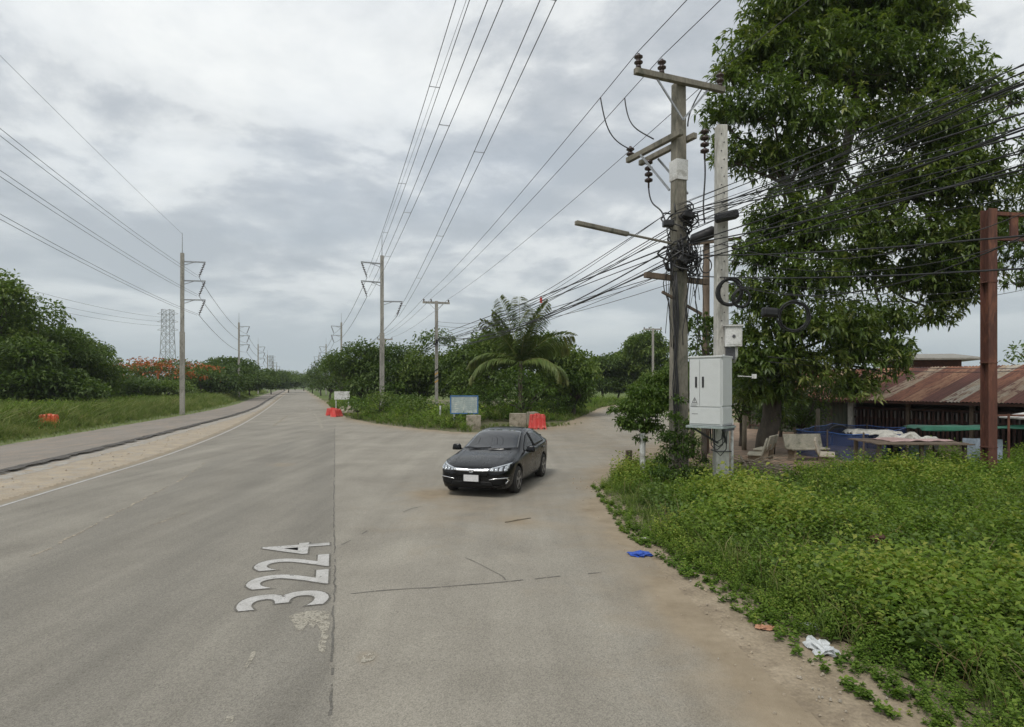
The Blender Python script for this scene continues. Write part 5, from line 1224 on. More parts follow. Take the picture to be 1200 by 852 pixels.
for i in range(4):
    a, b = cs[i] - A0, cs[(i + 1) % 4] - A0
    wavy(a, b, .02, .92, 18, .12, i*3.3, .06).build('net_panel', M['net'], nroot, True)
    MB().tube([a.lerp(b, k/6) + Vector((0, 0, .93 - .05*math.sin(math.pi*((k/6*2) % 1)))) for k in range(7)], .014, 5).build('top_cord', M['blue_pipe'], nroot)
    for k in (0, .5): MB().tube([a.lerp(b, k) + Vector((0, 0, 0)), a.lerp(b, k) + Vector((0, 0, 1.0))], .03, 6).build('net_post', M['timber'], nroot)
# dark tyre-like hoops and junk in the pen
for i, (px, py, D, r_) in enumerate([(985, 505, 22, .42), (1043, 508, 21.5, .34)]):
    c = P(px, py + 5, D); mb = MB(); mb.tube([c + Vector((math.cos(t)*r_, .1*math.sin(t), math.sin(t)*r_*.8)) for t in [math.pi*k/12 for k in range(13)]], .05 if i == 0 else .03, 6)
    tag(mb.build('hoop', M['black' if i == 0 else 'blue_pipe'], smooth=True), ('dark half hoop standing in the blue netting pen', 'blue bent pipe arching over the netting beside the cloths')[i], 'hoop')
mb = wavy(P(1038, 545, 18.6), P(1056, 545, 18.4), 0, .95, 10, .16, 7.7); tag(mb.build('blue_cloth', M['bluecloth'], smooth=True), 'dark blue cloth hanging in folds at the corner of the netting pen', 'cloth')

# table of boards with cloths and sheets thrown over it
def draped(name, c, sx_, sy_, z, rz, m, label, seed, drop=.3, cat='tarpaulin', bumpy=.05, fold=True):
    n_ = 22; vs = []; fs = []; Rm = Matrix.Rotation(rz, 3, 'Z')
    for j in range(n_ + 1):
        for i in range(n_ + 1):
            u, v_ = i/n_*2 - 1, j/n_*2 - 1; e = max(abs(u), abs(v_)); dr_ = max(0, e - .72)/.28
            zz = z + bumpy*mnoise.noise(Vector((u*2.3, v_*2.3, seed)))*2 - drop*dr_**1.3*(.6 + .5*mnoise.noise(Vector((u*3, v_*3, seed + 4))))
            k = 1 - .10*dr_; vs.append(tuple(Rm @ Vector((u*sx_/2*k, v_*sy_/2*k, 0)) + Vector((c[0], c[1], zz))))
    mb = MB().add(vs, [(j*(n_ + 1) + i, j*(n_ + 1) + i + 1, (j + 1)*(n_ + 1) + i + 1, (j + 1)*(n_ + 1) + i) for j in range(n_) for i in range(n_)])
    o = mb.build(name, m, smooth=True); s_ = o.modifiers.new('solid', 'SOLIDIFY'); s_.thickness = .012
    return tag(o, label, cat)
M['dirty_white'] = mat('dirty_white_cloth', (.50, .49, .45), (.36, .35, .31), 2, .85, c3=(.22, .21, .18))
M['pinkish'] = mat('faded_pink_sheet', (.42, .30, .29), (.32, .22, .20), 2, .8)
M['green_tarp'] = mat('green_tarp', (.015, .13, .075), (.012, .09, .055), 2, .6)
M['bluegrey'] = mat('pale_blue_sheet', (.34, .40, .46), (.25, .30, .36), 2, .7)
tc0 = Vector((11.6, 17.5, 0)); troot2 = empty('board_table', tc0, 'low makeshift table of weathered boards standing in the weeds by the rusty post', 'table', rz=R(-4))
for i in range(7): MB().box((0, -.75 + i*.25, .86 + .01*(i % 2)), (2.6, .22, .03)).build('board', M['timber'], troot2)
for x in (-1.15, 0, 1.15):
    for y in (-.65, .65): MB().box((x, y, .42), (.09, .09, .84)).build('leg', M['timber'], troot2)
draped('white_cloth', P(1063, 528, 18.2), 1.3, 1.5, .98, .3, M['dirty_white'], 'crumpled dirty white cloth hanging over the left end of the board table', 2, .45, bumpy=.09)
draped('white_cloth', P(1022, 522, 20.0), 1.7, 1.2, 1.0, -.2, M['dirty_white'], 'flat whitish sheet spread over the netting beside the crumpled cloth', 5, .15, bumpy=.04)
draped('pink_sheet', Vector((11.85, 17.7, 0)), 2.1, 1.0, .935, .1, M['pinkish'], 'faded pinkish sheet lying flat on the board table', 8, .05, bumpy=.015)
draped('green_tarp', P(1150, 515, 22), 5.6, 1.6, 1.0, -.05, M['green_tarp'], 'long green tarp stretched behind the board table and rusty post', 11, .12, bumpy=.05)
mb = wavy(P(1128, 545, 17.2), P(1175, 548, 16.6), 0, .78, 12, .14, 5.1); tag(mb.build('pale_sheet', M['bluegrey'], smooth=True), 'pale blue-grey plastic sheet hanging behind the rusty post', 'plastic sheet')
mb = wavy(P(1065, 548, 17.4), P(1085, 548, 17.3), .0, .65, 8, .1, 9.1); tag(mb.build('pale_sheet', M['bluegrey'], smooth=True), 'pale blue plastic scrap hanging under the white cloth', 'plastic sheet')
mb = MB(); mb.bar(P(1188, 490, 16.5), P(1260, 478, 16.5), 1.0, .04); tag(mb.build('roofing_scrap', M['white_paint']), 'bent white sheet of roofing sticking in at the right edge above the green tarp', 'roofing sheet')
mb = MB()
for x in (0, 1.1):
    for y in (0, .6): mb.tube([P(1182, 552, 16.2) + Vector((x, y, 0)), P(1182, 552, 16.2) + Vector((x, y, 1.05 + .5))], .03, 6)
mb.bar(P(1176, 552, 16.2) + Vector((-.1, .2, 1.5)), P(1176, 552, 16.2) + Vector((1.4, .2, 1.5)), .05); tag(mb.build('pipe_rack', M['rust'], smooth=False), 'small rusty pipe rack standing right of the tall rusty post', 'rack')

# rubbish and cut branches by the cabinet pole
M['plastic_white'] = mat('crumpled_white_plastic', (.55, .57, .57), (.42, .44, .45), 5, .4)
M['plastic_blue'] = mat('blue_plastic_bag', (.03, .09, .42), (.02, .06, .30), 5, .4)
M['plastic_teal'] = mat('pale_teal_plastic', (.32, .46, .46), (.25, .38, .38), 5, .4)
M['plastic_red'] = mat('dull_red_plastic', (.35, .12, .10), (.28, .09, .08), 5, .5)
def crumple(name, c, s_, m, label, seed, cat='litter', zs=.35):
    bm = bmesh.new(); bmesh.ops.create_icosphere(bm, subdivisions=3, radius=1)
    for v_ in bm.verts:
        n_ = mnoise.noise(v_.co*1.9 + Vector((seed, 0, 0))) + .5*mnoise.noise(v_.co*5 + Vector((0, seed, 0)))
        v_.co = v_.co*(1 + .75*n_); v_.co = Vector((v_.co.x*s_[0], v_.co.y*s_[1], max(0, (v_.co.z + .5)*s_[2])))
    me = bpy.data.meshes.new(name); bm.to_mesh(me); bm.free(); o = link(name, me, m); o.location = c; return tag(o, label, cat)
crumple('plastic_bag', G(750, 651, .012), (.16, .10, .035), M['plastic_blue'], 'crumpled blue plastic bag lying at the sandy edge of the road', 1)
crumple('plastic_sack', G(962, 762, .01), (.10, .14, .05), M['plastic_white'], 'crumpled white plastic sack lying at the edge of the weeds in the foreground', 2)
crumple('plastic_cup', G(905, 688, .02), (.07, .05, .06), M['plastic_teal'], 'small pale teal plastic scrap caught in the weeds', 3)
crumple('plastic_wrapper', G(945, 736, .02), (.11, .05, .03), M['plastic_white'], 'small white wrapper at the weed edge just above the white sack', 4)
crumple('clay_shard', G(896, 736, .015), (.09, .05, .02), mat('orange_clay', (.42, .22, .13), (.35, .18, .11), 5, .9), 'orange-brown shard lying on the dirt beside the weed edge', 5)
crumple('paper_scrap', G(755, 632, .012), (.07, .04, .02), M['dirty_white'], 'tiny pale scrap on the dirt just above the blue bag', 6)
for i, (px, py, k, lab) in enumerate([(868, 573, 'plastic_white', 'white plastic bag half buried in the pile of cut branches'), (884, 577, 'plastic_teal', 'pale teal plastic in front of the branch pile'), (893, 574, 'dirty_white', 'grey-white rag at the right of the branch pile'), (876, 580, 'plastic_red', 'dull red scrap at the bottom of the branch pile')]):
    crumple('litter', G(px, py - 4, .03), (.22, .16, .12), M[k], lab, 10 + i)
crumple('litter', G(1030, 636, .22), (.12, .07, .08), M['rust_dark'], 'dark brown rubbish showing through a gap in the weeds', 17)
mb = MB(); r = random.Random(8); c = G(880, 560)
for i in range(150):
    a = r.uniform(-.5, .5) + (math.pi if r.random() < .5 else 0); L = r.uniform(.4, 1.4); p = c + Vector((r.gauss(0, .5), r.gauss(0, .5), r.uniform(.02, .35)))
    q = p + Vector((math.cos(a)*L, math.sin(a)*L*.6, r.uniform(-.3, .3))); q.z = max(.02, q.z); m_ = p.lerp(q, .5) + Vector((0, 0, r.uniform(-.05, .1)))
    mb.tube([p, m_, q], [.013, .01, .005], 4)
tag(mb.build('branch_pile', M['pale_bark'], smooth=True), 'heap of cut dry branches and twigs behind the cabinet pole', 'branch pile')
mb = MB(); p = G(905, 575, .05); mb.tube([G(868, 535, .3), G(880, 555, .4), G(893, 566, .15), p], [.03, .025, .02, .012], 6); tag(mb.build('dry_branch', M['pale_bark'], smooth=True), 'single long bent dry branch lying over the branch pile', 'branch')
crumple('dry_leaf_heap', G(873, 545, 0), (.9, .7, .16), M['yard'], 'low heap of dry brown leaf litter under the branches', 23, 'leaf litter')
# scattered pebbles and small stones on the dirt margin
stones = MB()
for i in range(420):
    t = r.random(); 
    if r.random() < .6:
        y = 4 + 12*r.random()**1.3; x = np.interp(y, [4, 6, 9, 14.5], [2.5, 2.35, 2.05, 2.0]) + r.gauss(.1, .28)
    else:
        y = 8 + 30*r.random(); x = np.interp(y, [8, 12.24, 17, 23, 27.8, 43.75], [-10.6, -11.6, -12.8, -14.4, -16.0, -20.3]) + r.gauss(0, .8)
    s_ = r.uniform(.004, .014)*(1 + (y > 14)*.8); stones.box((x, y, .016 + s_*.4), (s_*2, s_*1.5, s_*1.1), Matrix.Rotation(r.uniform(0, 3), 3, 'Z'), .6)
tag(stones.build('pebbles', M['sand']), kind='stuff')
# dry twig and leaf crumbs on the road
mb = MB(); mb.tube([G(592, 612, .02), G(607, 609, .03), G(622, 607, .02)], [.012, .01, .006], 5); tag(mb.build('stick', M['pale_bark'], smooth=True), 'thin dry stick lying on the asphalt in front of the car', 'stick')

# ============================================================ ISLAND FURNITURE
# signboard
sg = G(544, 501); sroot3 = empty('signboard', sg, 'faded blue-framed signboard on two pale posts in front of the island trees', 'signboard', rz=R(3))
D = sg.y; k = D/F
wS, zb_, zt_ = 33*k, H - (485 - HY)*k, H - (463.5 - HY)*k
MB().box((0, 0, (zb_ + zt_)/2), (wS - .12, .04, zt_ - zb_ - .12)).build('board', M['board'], sroot3)
for (c, s_) in (((0, 0, zt_ - .03), (wS, .08, .07)), ((0, 0, zb_ + .03), (wS, .08, .07)), ((-wS/2 + .035, 0, (zb_ + zt_)/2), (.07, .08, zt_ - zb_ - .15)), ((wS/2 - .035, 0, (zb_ + zt_)/2), (.07, .08, zt_ - zb_ - .15))):
    MB().box(c, s_).build('frame_bar', M['blue_frame'], sroot3)
for x in (-wS*.36, wS*.34): MB().box((x, .07, zb_/2 + .05), (.11, .08, zb_ + .3)).build('post', M['white_paint'], sroot3)
M['print'] = mat('bleached_print', (.30, .36, .36), (.25, .32, .33), 4, .6)
mb = MB(); r = random.Random(6)
for i in range(7):
    z = zt_ - .16 - i*.115
    for s_ in (-1, 1):
        x0 = s_*wS*.25 - .33; ln = r.uniform(.35, .66); mb.add([(x0, -.0225, z), (x0 + ln, -.0225, z), (x0 + ln, -.0225, z + .028), (x0, -.0225, z + .028)], [(0, 1, 2, 3)])
mb.build('faded_lettering', M['print'], sroot3); MB().box((.05, -.022, (zb_ + zt_)/2), (.012, .006, zt_ - zb_ - .14)).build('seam', M['print'], sroot3)
# concrete blocks
for i, (px, py, w_, h, rz, lab) in enumerate([(555, 503, .84, .84, .05, 'square concrete block standing in the grass below the signboard'), (607, 501.5, 1.0, .90, -.08, 'wider concrete block left of the red barrier'), (624, 499, .62, .90, .2, 'concrete block partly hidden behind the red barrier')]):
    bm = bmesh.new(); bmesh.ops.create_cube(bm, size=1); bmesh.ops.subdivide_edges(bm, edges=bm.edges, cuts=6, use_grid_fill=True)
    for v_ in bm.verts:
        n_ = mnoise.noise(v_.co*4 + Vector((i*3, 0, 0))); e = sum(abs(q) > .45 for q in v_.co); v_.co = Vector((v_.co.x*w_, v_.co.y*.6, (v_.co.z + .5)*h))*(1 + .012*n_) + Vector((0, 0, 0)); 
        if e >= 2: v_.co = Vector((v_.co.x*.975, v_.co.y*.97, v_.co.z*.985))
    me = bpy.data.meshes.new('concrete_block'); bm.to_mesh(me); bm.free(); o = link('concrete_block', me, M['concrete_block'], smooth=False); o.location = G(px, py) + Vector((0, 0, -.03)); o.rotation_euler[2] = rz; tag(o, lab, 'concrete block', 'concrete blocks on the island')
# plastic barriers
def barrier(loc, rz, label, m, L=1.0, h=.86):
    root = empty('plastic_barrier', loc, label, 'traffic barrier', 'plastic road barriers', rz); nx_ = 48; vs = []; fs = []
    prof = [(.26, 0), (.25, .10), (.20, .24), (.13, .52), (.105, h - .05), (.085, h)]
    for j, (d_, z) in enumerate(prof):
        for i in range(nx_ + 1):
            u = i/nx_; x = (u - .5)*L*(1 - .20*z/h); rib = .022*(1 if (u*4) % 1 < .62 else -1) if 0 < j < 5 else 0
            zz = z
            if j == 0: zz = .09 if (u*3 + .5) % 1 < .28 else 0
            vs.append((x, -(d_ + rib), zz))
    nv = len(vs); m_ = len(prof)
    vs += [(x, -y, z) for x, y, z in vs]
    for j in range(m_ - 1):
        for i in range(nx_):
            a, b_, c_, d_ = j*(nx_ + 1) + i, j*(nx_ + 1) + i + 1, (j + 1)*(nx_ + 1) + i + 1, (j + 1)*(nx_ + 1) + i
            fs += [(a, b_, c_, d_), (nv + d_, nv + c_, nv + b_, nv + a)]
    for i in range(nx_): j = (m_ - 1)*(nx_ + 1) + i; fs.append((j, j + 1, nv + j + 1, nv + j))
    for e in (0, nx_):
        for j in range(m_ - 1): a, b_ = j*(nx_ + 1) + e, (j + 1)*(nx_ + 1) + e; fs.append((a, b_, nv + b_, nv + a) if e == 0 else (nv + a, nv + b_, b_, a))
    MB().add(vs, fs).build('body', M[m], root)
    mb = MB(); mb.box((0, 0, h + .02), (L*.30, .12, .05)); mb.build('filler_lip', M[m], root, bevel=.01)
    MB().box((L*.42, 0, h*.55), (.10, .10, h*.7)).build('connector', M[m], root, bevel=.01)
    return root
barrier(G(629.5, 503), R(4), 'red plastic water barrier standing in front of the concrete blocks', 'red_plastic', 1.02)
barrier(G(389, 487), R(30), 'faded red barrier far off at the tip of the island, left one of the pair', 'red_plastic', .95, .62)
barrier(G(394.5, 488.5), R(70), 'faded red barrier far off at the tip of the island, right one of the pair', 'red_plastic', .95, .62)
barrier(G(57, 505) + Vector((0, 0, .06)), R(14), 'bright orange barrier standing clear in the left verge grass', 'orange_plastic', 1.0, .85)
barrier(G(36, 502), R(14), 'orange barrier half hidden by tall grass left of the bright one', 'orange_plastic', 1.2, .85)
crumple('boulder', G(408, 487), (.6, .4, .5), M['concrete_block'], 'pale rubble lump behind the far red barriers', 31, 'rubble')
p_ = G(516, 497); MB_ = MB(); MB_.tube([p_, p_ + Vector((0, 0, 1.2))], .06, 8); tag(MB_.build('marker_post', M['white_paint']), 'small white marker stub right of the striped pole', 'post')
p_ = Vector((-16.5, 58, 0)); MB_ = MB(); MB_.box(p_ + Vector((0, 0, 1.55)), (1.5, .08, .8)); MB_.box(p_ + Vector((-.6, .05, .6)), (.08, .08, 1.2)); MB_.box(p_ + Vector((.6, .05, .6)), (.08, .08, 1.2)); tag(MB_.build('white_sign', M['white_paint']), 'distant plain white sign above the bushes beside the far road', 'sign')

# ============================================================ CAR
def paint(name, c, rough=.12, coat=1.0, metal=0.0, spec=.5, dust=True):
    m, t, b, out = newmat(name); b.inputs['Metallic'].default_value = metal; b.inputs['Specular IOR Level'].default_value = spec
    b.inputs['Coat Weight'].default_value = coat; b.inputs['Coat Roughness'].default_value = .04
    vec = coords(t); g = t.nodes.new('ShaderNodeSeparateXYZ'); Lk(t, vec, g.inputs[0])
    n_ = tex(t, vec, 3, 6, .6); low = math_(t, 'MULTIPLY', math_(t, 'SUBTRACT', .75, g.outputs[2]), 1.3, clamp=True)
    f = math_(t, 'MULTIPLY', math_(t, 'ADD', math_(t, 'MULTIPLY', low, .05), .0), math_(t, 'MULTIPLY', n_, 1.2)) if dust else None
    cc = mixc(t, f, c, (.26, .23, .18)) if dust else None
    if dust: Lk(t, cc, b.inputs['Base Color']); Lk(t, math_(t, 'ADD', math_(t, 'MULTIPLY', n_, .12), rough), b.inputs['Roughness'])
    else: b.inputs['Base Color'].default_value = tuple(c) + (1,); b.inputs['Roughness'].default_value = rough
    return m
M['carpaint'] = paint('black_car_paint', (.0025, .003, .004), .22, .42, 0, .12)
M['glass'] = paint('tinted_glass', (.004, .005, .006), .02, .5, 0, .7, False)
M['trim'] = paint('black_trim', (.007, .007, .007), .5, 0, 0, .2, False)
M['sideglass'] = paint('dark_side_glass', (.003, .004, .004), .06, 0, 0, .10, False)
M['chrome'] = paint('satin_chrome', (.72, .73, .75), .16, 0, 1, .5, False)
M['lampglass'] = paint('headlight_lens', (.42, .45, .48), .08, 1, .35, 1.0, False)
M['lampdark'] = paint('headlight_bowl', (.05, .055, .06), .15, 1, .3, 1.0, False)
M['tyre'] = mat('tyre_rubber', (.022, .021, .020), (.035, .033, .030), 8, .85)
M['rim'] = paint('grey_alloy', (.30, .30, .31), .3, .3, .8, .5, False)
M['plate'] = mat('blurred_plate', (.60, .60, .60), (.50, .50, .51), 9, .5)
heading = R(-15.7)
croot_ = empty('parked_car', (-.29, 15.44, .012), 'black four-door sedan with tinted glass and chrome nose bar turning out of the side road', 'car', rz=heading)
croot_.name = 'sedan_car'; croot_.scale = (.965,)*3
def cur(tab):
    xs = [a for a, _ in tab]; ys_ = [b for _, b in tab]
    def f(y):   # monotone-ish smooth interpolation
        y = min(max(y, xs[0]), xs[-1]); i = max(0, min(len(xs) - 2, int(np.searchsorted(xs, y, 'right')) - 1))
        h_ = xs[i + 1] - xs[i]; t = (y - xs[i])/h_
        def sl(k):
            if k <= 0: return (ys_[1] - ys_[0])/(xs[1] - xs[0])
            if k >= len(xs) - 1: return (ys_[-1] - ys_[-2])/(xs[-1] - xs[-2])
            a_ = (ys_[k] - ys_[k - 1])/(xs[k] - xs[k - 1]); b_ = (ys_[k + 1] - ys_[k])/(xs[k + 1] - xs[k])
            return 0 if a_*b_ <= 0 else 2*a_*b_/(a_ + b_)
        m0, m1 = sl(i)*h_, sl(i + 1)*h_
        return (2*t**3 - 3*t*t + 1)*ys_[i] + (t**3 - 2*t*t + t)*m0 + (-2*t**3 + 3*t*t)*ys_[i + 1] + (t**3 - t*t)*m1
    return f
Tf = cur([(-2.33, .60), (-2.29, .67), (-2.2, .72), (-2.0, .785), (-1.6, .875), (-1.2, .935), (-.95, .985), (-.6, 1.14), (-.2, 1.325), (.1, 1.405), (.5, 1.44), (.9, 1.43), (1.3, 1.365), (1.7, 1.24), (2.0, 1.10), (2.2, 1.075), (2.3, 1.04), (2.33, .98)])
Bf = cur([(-2.33, .54), (-2.25, .62), (-2.0, .70), (-1.6, .79), (-1.0, .86), (0, .91), (1, .95), (1.7, .985), (2.1, 1.0), (2.3, .95), (2.33, .9)])
wf = cur([(-2.33, .50), (-2.29, .66), (-2.2, .77), (-2.05, .835), (-1.8, .875), (-1.4, .895), (0, .893), (1.2, .898), (1.6, .89), (1.95, .85), (2.15, .79), (2.28, .68), (2.33, .52)])
rf = cur([(-2.33, .40), (-2.2, .62), (-1.9, .70), (-1.4, .74), (-1.0, .735), (-.6, .70), (-.2, .645), (.2, .61), (1.0, .60), (1.5, .61), (1.9, .64), (2.15, .62), (2.33, .42)])
ef = cur([(-2.33, .01), (-2.0, .02), (-1.2, .035), (-.9, .03), (-.5, .05), (0, .065), (1, .07), (1.6, .05), (2.0, .03), (2.33, .02)])
zbf = cur([(-2.33, .25), (-2.2, .19), (-1.8, .18), (1.8, .20), (2.15, .25), (2.33, .34)])
AX = (-1.43, 1.27); RA = .385; AZ = .325
def zb(y):
    z = zbf(y)
    for a in AX:
        if abs(y - a) < RA: z = max(z, AZ + math.sqrt(RA*RA - (y - a)**2)*.98)
    return z
def wprof(z, B): 
    t = np.interp(z, [.15, .25, .40, .60, .78, B, B + .2], [.915, .955, .985, 1.0, .992, .965, .9]); return float(t)
st = sorted(set([round(v_, 4) for v_ in list(np.linspace(-2.2, 2.2, 45)) + [-2.33, -2.315, -2.29, -2.25, 2.25, 2.29, 2.315, 2.33] + [a + s_*RA*q for a in AX for s_ in (-1, 1) for q in (0, .35, .6, .78, .9, .97, 1.0, 1.03)]]))
st2 = [st[0]]
for v_ in st[1:]:
    if v_ - st2[-1] > .009: st2.append(v_)
st = st2
def section(y):
    w_, B, T, rr0, e = wf(y), Bf(y), Tf(y), rf(y), ef(y); z0 = zb(y); B = max(B, z0 + .03); B = min(B, T - .01)
    L = [(w_*wprof(z0, B)*.90, z0 + .0), (w_*wprof(z0, B), z0 + .012)]
    for t in (.18, .38, .58, .78, .92): z = z0 + .012 + (B - z0 - .012)*t; L.append((w_*wprof(z, B), z))
    L.append((w_*.962, B)); xe = min(rr0, w_*.93); E = max(T - e, B + .002)
    for t in (.08, .5, .9): L.append((w_*.945 + (xe - w_*.945)*t + .02*math.sin(math.pi*t), B + (E - B)*t + .004))
    L += [(xe*.965, E + .35*(T - E)), (xe*.8, E + .68*(T - E)), (xe*.45, E + .93*(T - E)), (0, T)]
    return L
vs = []; fs = []; m_ = None
for y in st:
    s_ = section(y); full = [(x, z) for x, z in s_] + [(-x, z) for x, z in s_[-2::-1]]; m_ = len(full); vs += [(x, y, z) for x, z in full]
for i in range(len(st) - 1):
    for j in range(m_ - 1): fs.append((i*m_ + j, i*m_ + j + 1, (i + 1)*m_ + j + 1, (i + 1)*m_ + j))
nv = len(vs); vs += [(0, -2.335, .42), (0, 2.335, .62)]
for j in range(m_ - 1): fs.append((nv, j + 1, j)); b_ = (len(st) - 1)*m_; fs.append((nv + 1, b_ + j, b_ + j + 1))
fs.append((nv, 0, m_ - 1)); fs.append((nv + 1, b_ + m_ - 1, b_))
bodyme = MB().add(vs, fs).mesh('body'); bodyo = link('body', bodyme, M['carpaint'], croot_, True)
bmx = bmesh.new(); bmx.from_mesh(bodyme); bmesh.ops.recalc_face_normals(bmx, faces=bmx.faces); bmx.to_mesh(bodyme); bmx.free(); bodyme.shade_smooth()
ss = bodyo.modifiers.new('smooth', 'SUBSURF'); ss.levels = 1; ss.render_levels = 1
bpy.context.view_layer.update(); dg = bpy.context.evaluated_depsgraph_get()
em = bodyo.evaluated_get(dg).to_mesh(); bvh = BVHTree.FromPolygons([v_.co.copy() for v_ in em.vertices], [tuple(p.vertices) for p in em.polygons]); bodyo.evaluated_get(dg).to_mesh_clear()
def patch(name, m, top, bot, axis, off=.006, nu=14, nv_=6, thick=.004, parent=None):
    """surface panel between two polylines given in front (x,z), side (y,z) or top (x,y) projection, lying on the body"""
    def samp(pl, t):
        L = [0]
        for a, b in zip(pl[:-1], pl[1:]): L.append(L[-1] + math.hypot(b[0] - a[0], b[1] - a[1]))
        q = t*L[-1]; i = max(0, min(len(pl) - 2, int(np.searchsorted(L, q, 'right')) - 1)); f_ = (q - L[i])/max(1e-9, L[i + 1] - L[i])
        return (pl[i][0] + (pl[i + 1][0] - pl[i][0])*f_, pl[i][1] + (pl[i + 1][1] - pl[i][1])*f_)
    vs = []; last = None
    for j in range(nv_ + 1):
        for i in range(nu + 1):
            a, b = samp(top, i/nu), samp(bot, i/nu); t = j/nv_; u, v_ = a[0] + (b[0] - a[0])*t, a[1] + (b[1] - a[1])*t
            if axis == 'front': o, d = Vector((u, -4, v_)), Vector((0, 1, 0))
            elif axis == 'back': o, d = Vector((u, 4, v_)), Vector((0, -1, 0))
            elif axis == 'right': o, d = Vector((4, u, v_)), Vector((-1, 0, 0))
            elif axis == 'left': o, d = Vector((-4, u, v_)), Vector((1, 0, 0))
            else: o, d = Vector((u, v_, 4)), Vector((0, 0, -1))
            h, nrm, _, _ = bvh.ray_cast(o, d)
            if h is None: h = last if last is not None else o + d*3
            else:
                if nrm.dot(d) > 0: nrm = -nrm
                h = h + nrm*off; last = h
            vs.append(h)
    fs = [(j*(nu + 1) + i, j*(nu + 1) + i + 1, (j + 1)*(nu + 1) + i + 1, (j + 1)*(nu + 1) + i) for j in range(nv_) for i in range(nu)]
    mb = MB().add(vs, fs); me = mb.mesh(name); bm = bmesh.new(); bm.from_mesh(me); bmesh.ops.recalc_face_normals(bm, faces=bm.faces)
    bm.faces.ensure_lookup_table(); f0 = bm.faces[len(bm.faces)//2]; dd_ = {'front': Vector((0, -1, 0)), 'back': Vector((0, 1, 0)), 'right': Vector((1, 0, 0)), 'left': Vector((-1, 0, 0)), 'top': Vector((0, 0, 1))}[axis]
    if f0.normal.dot(dd_) < 0: bmesh.ops.reverse_faces(bm, faces=bm.faces)
    bm.to_mesh(me); bm.free(); o = link(name, me, m, parent or croot_, True)
    if thick: s_ = o.modifiers.new('solid', 'SOLIDIFY'); s_.thickness = thick; s_.offset = -1
    return o
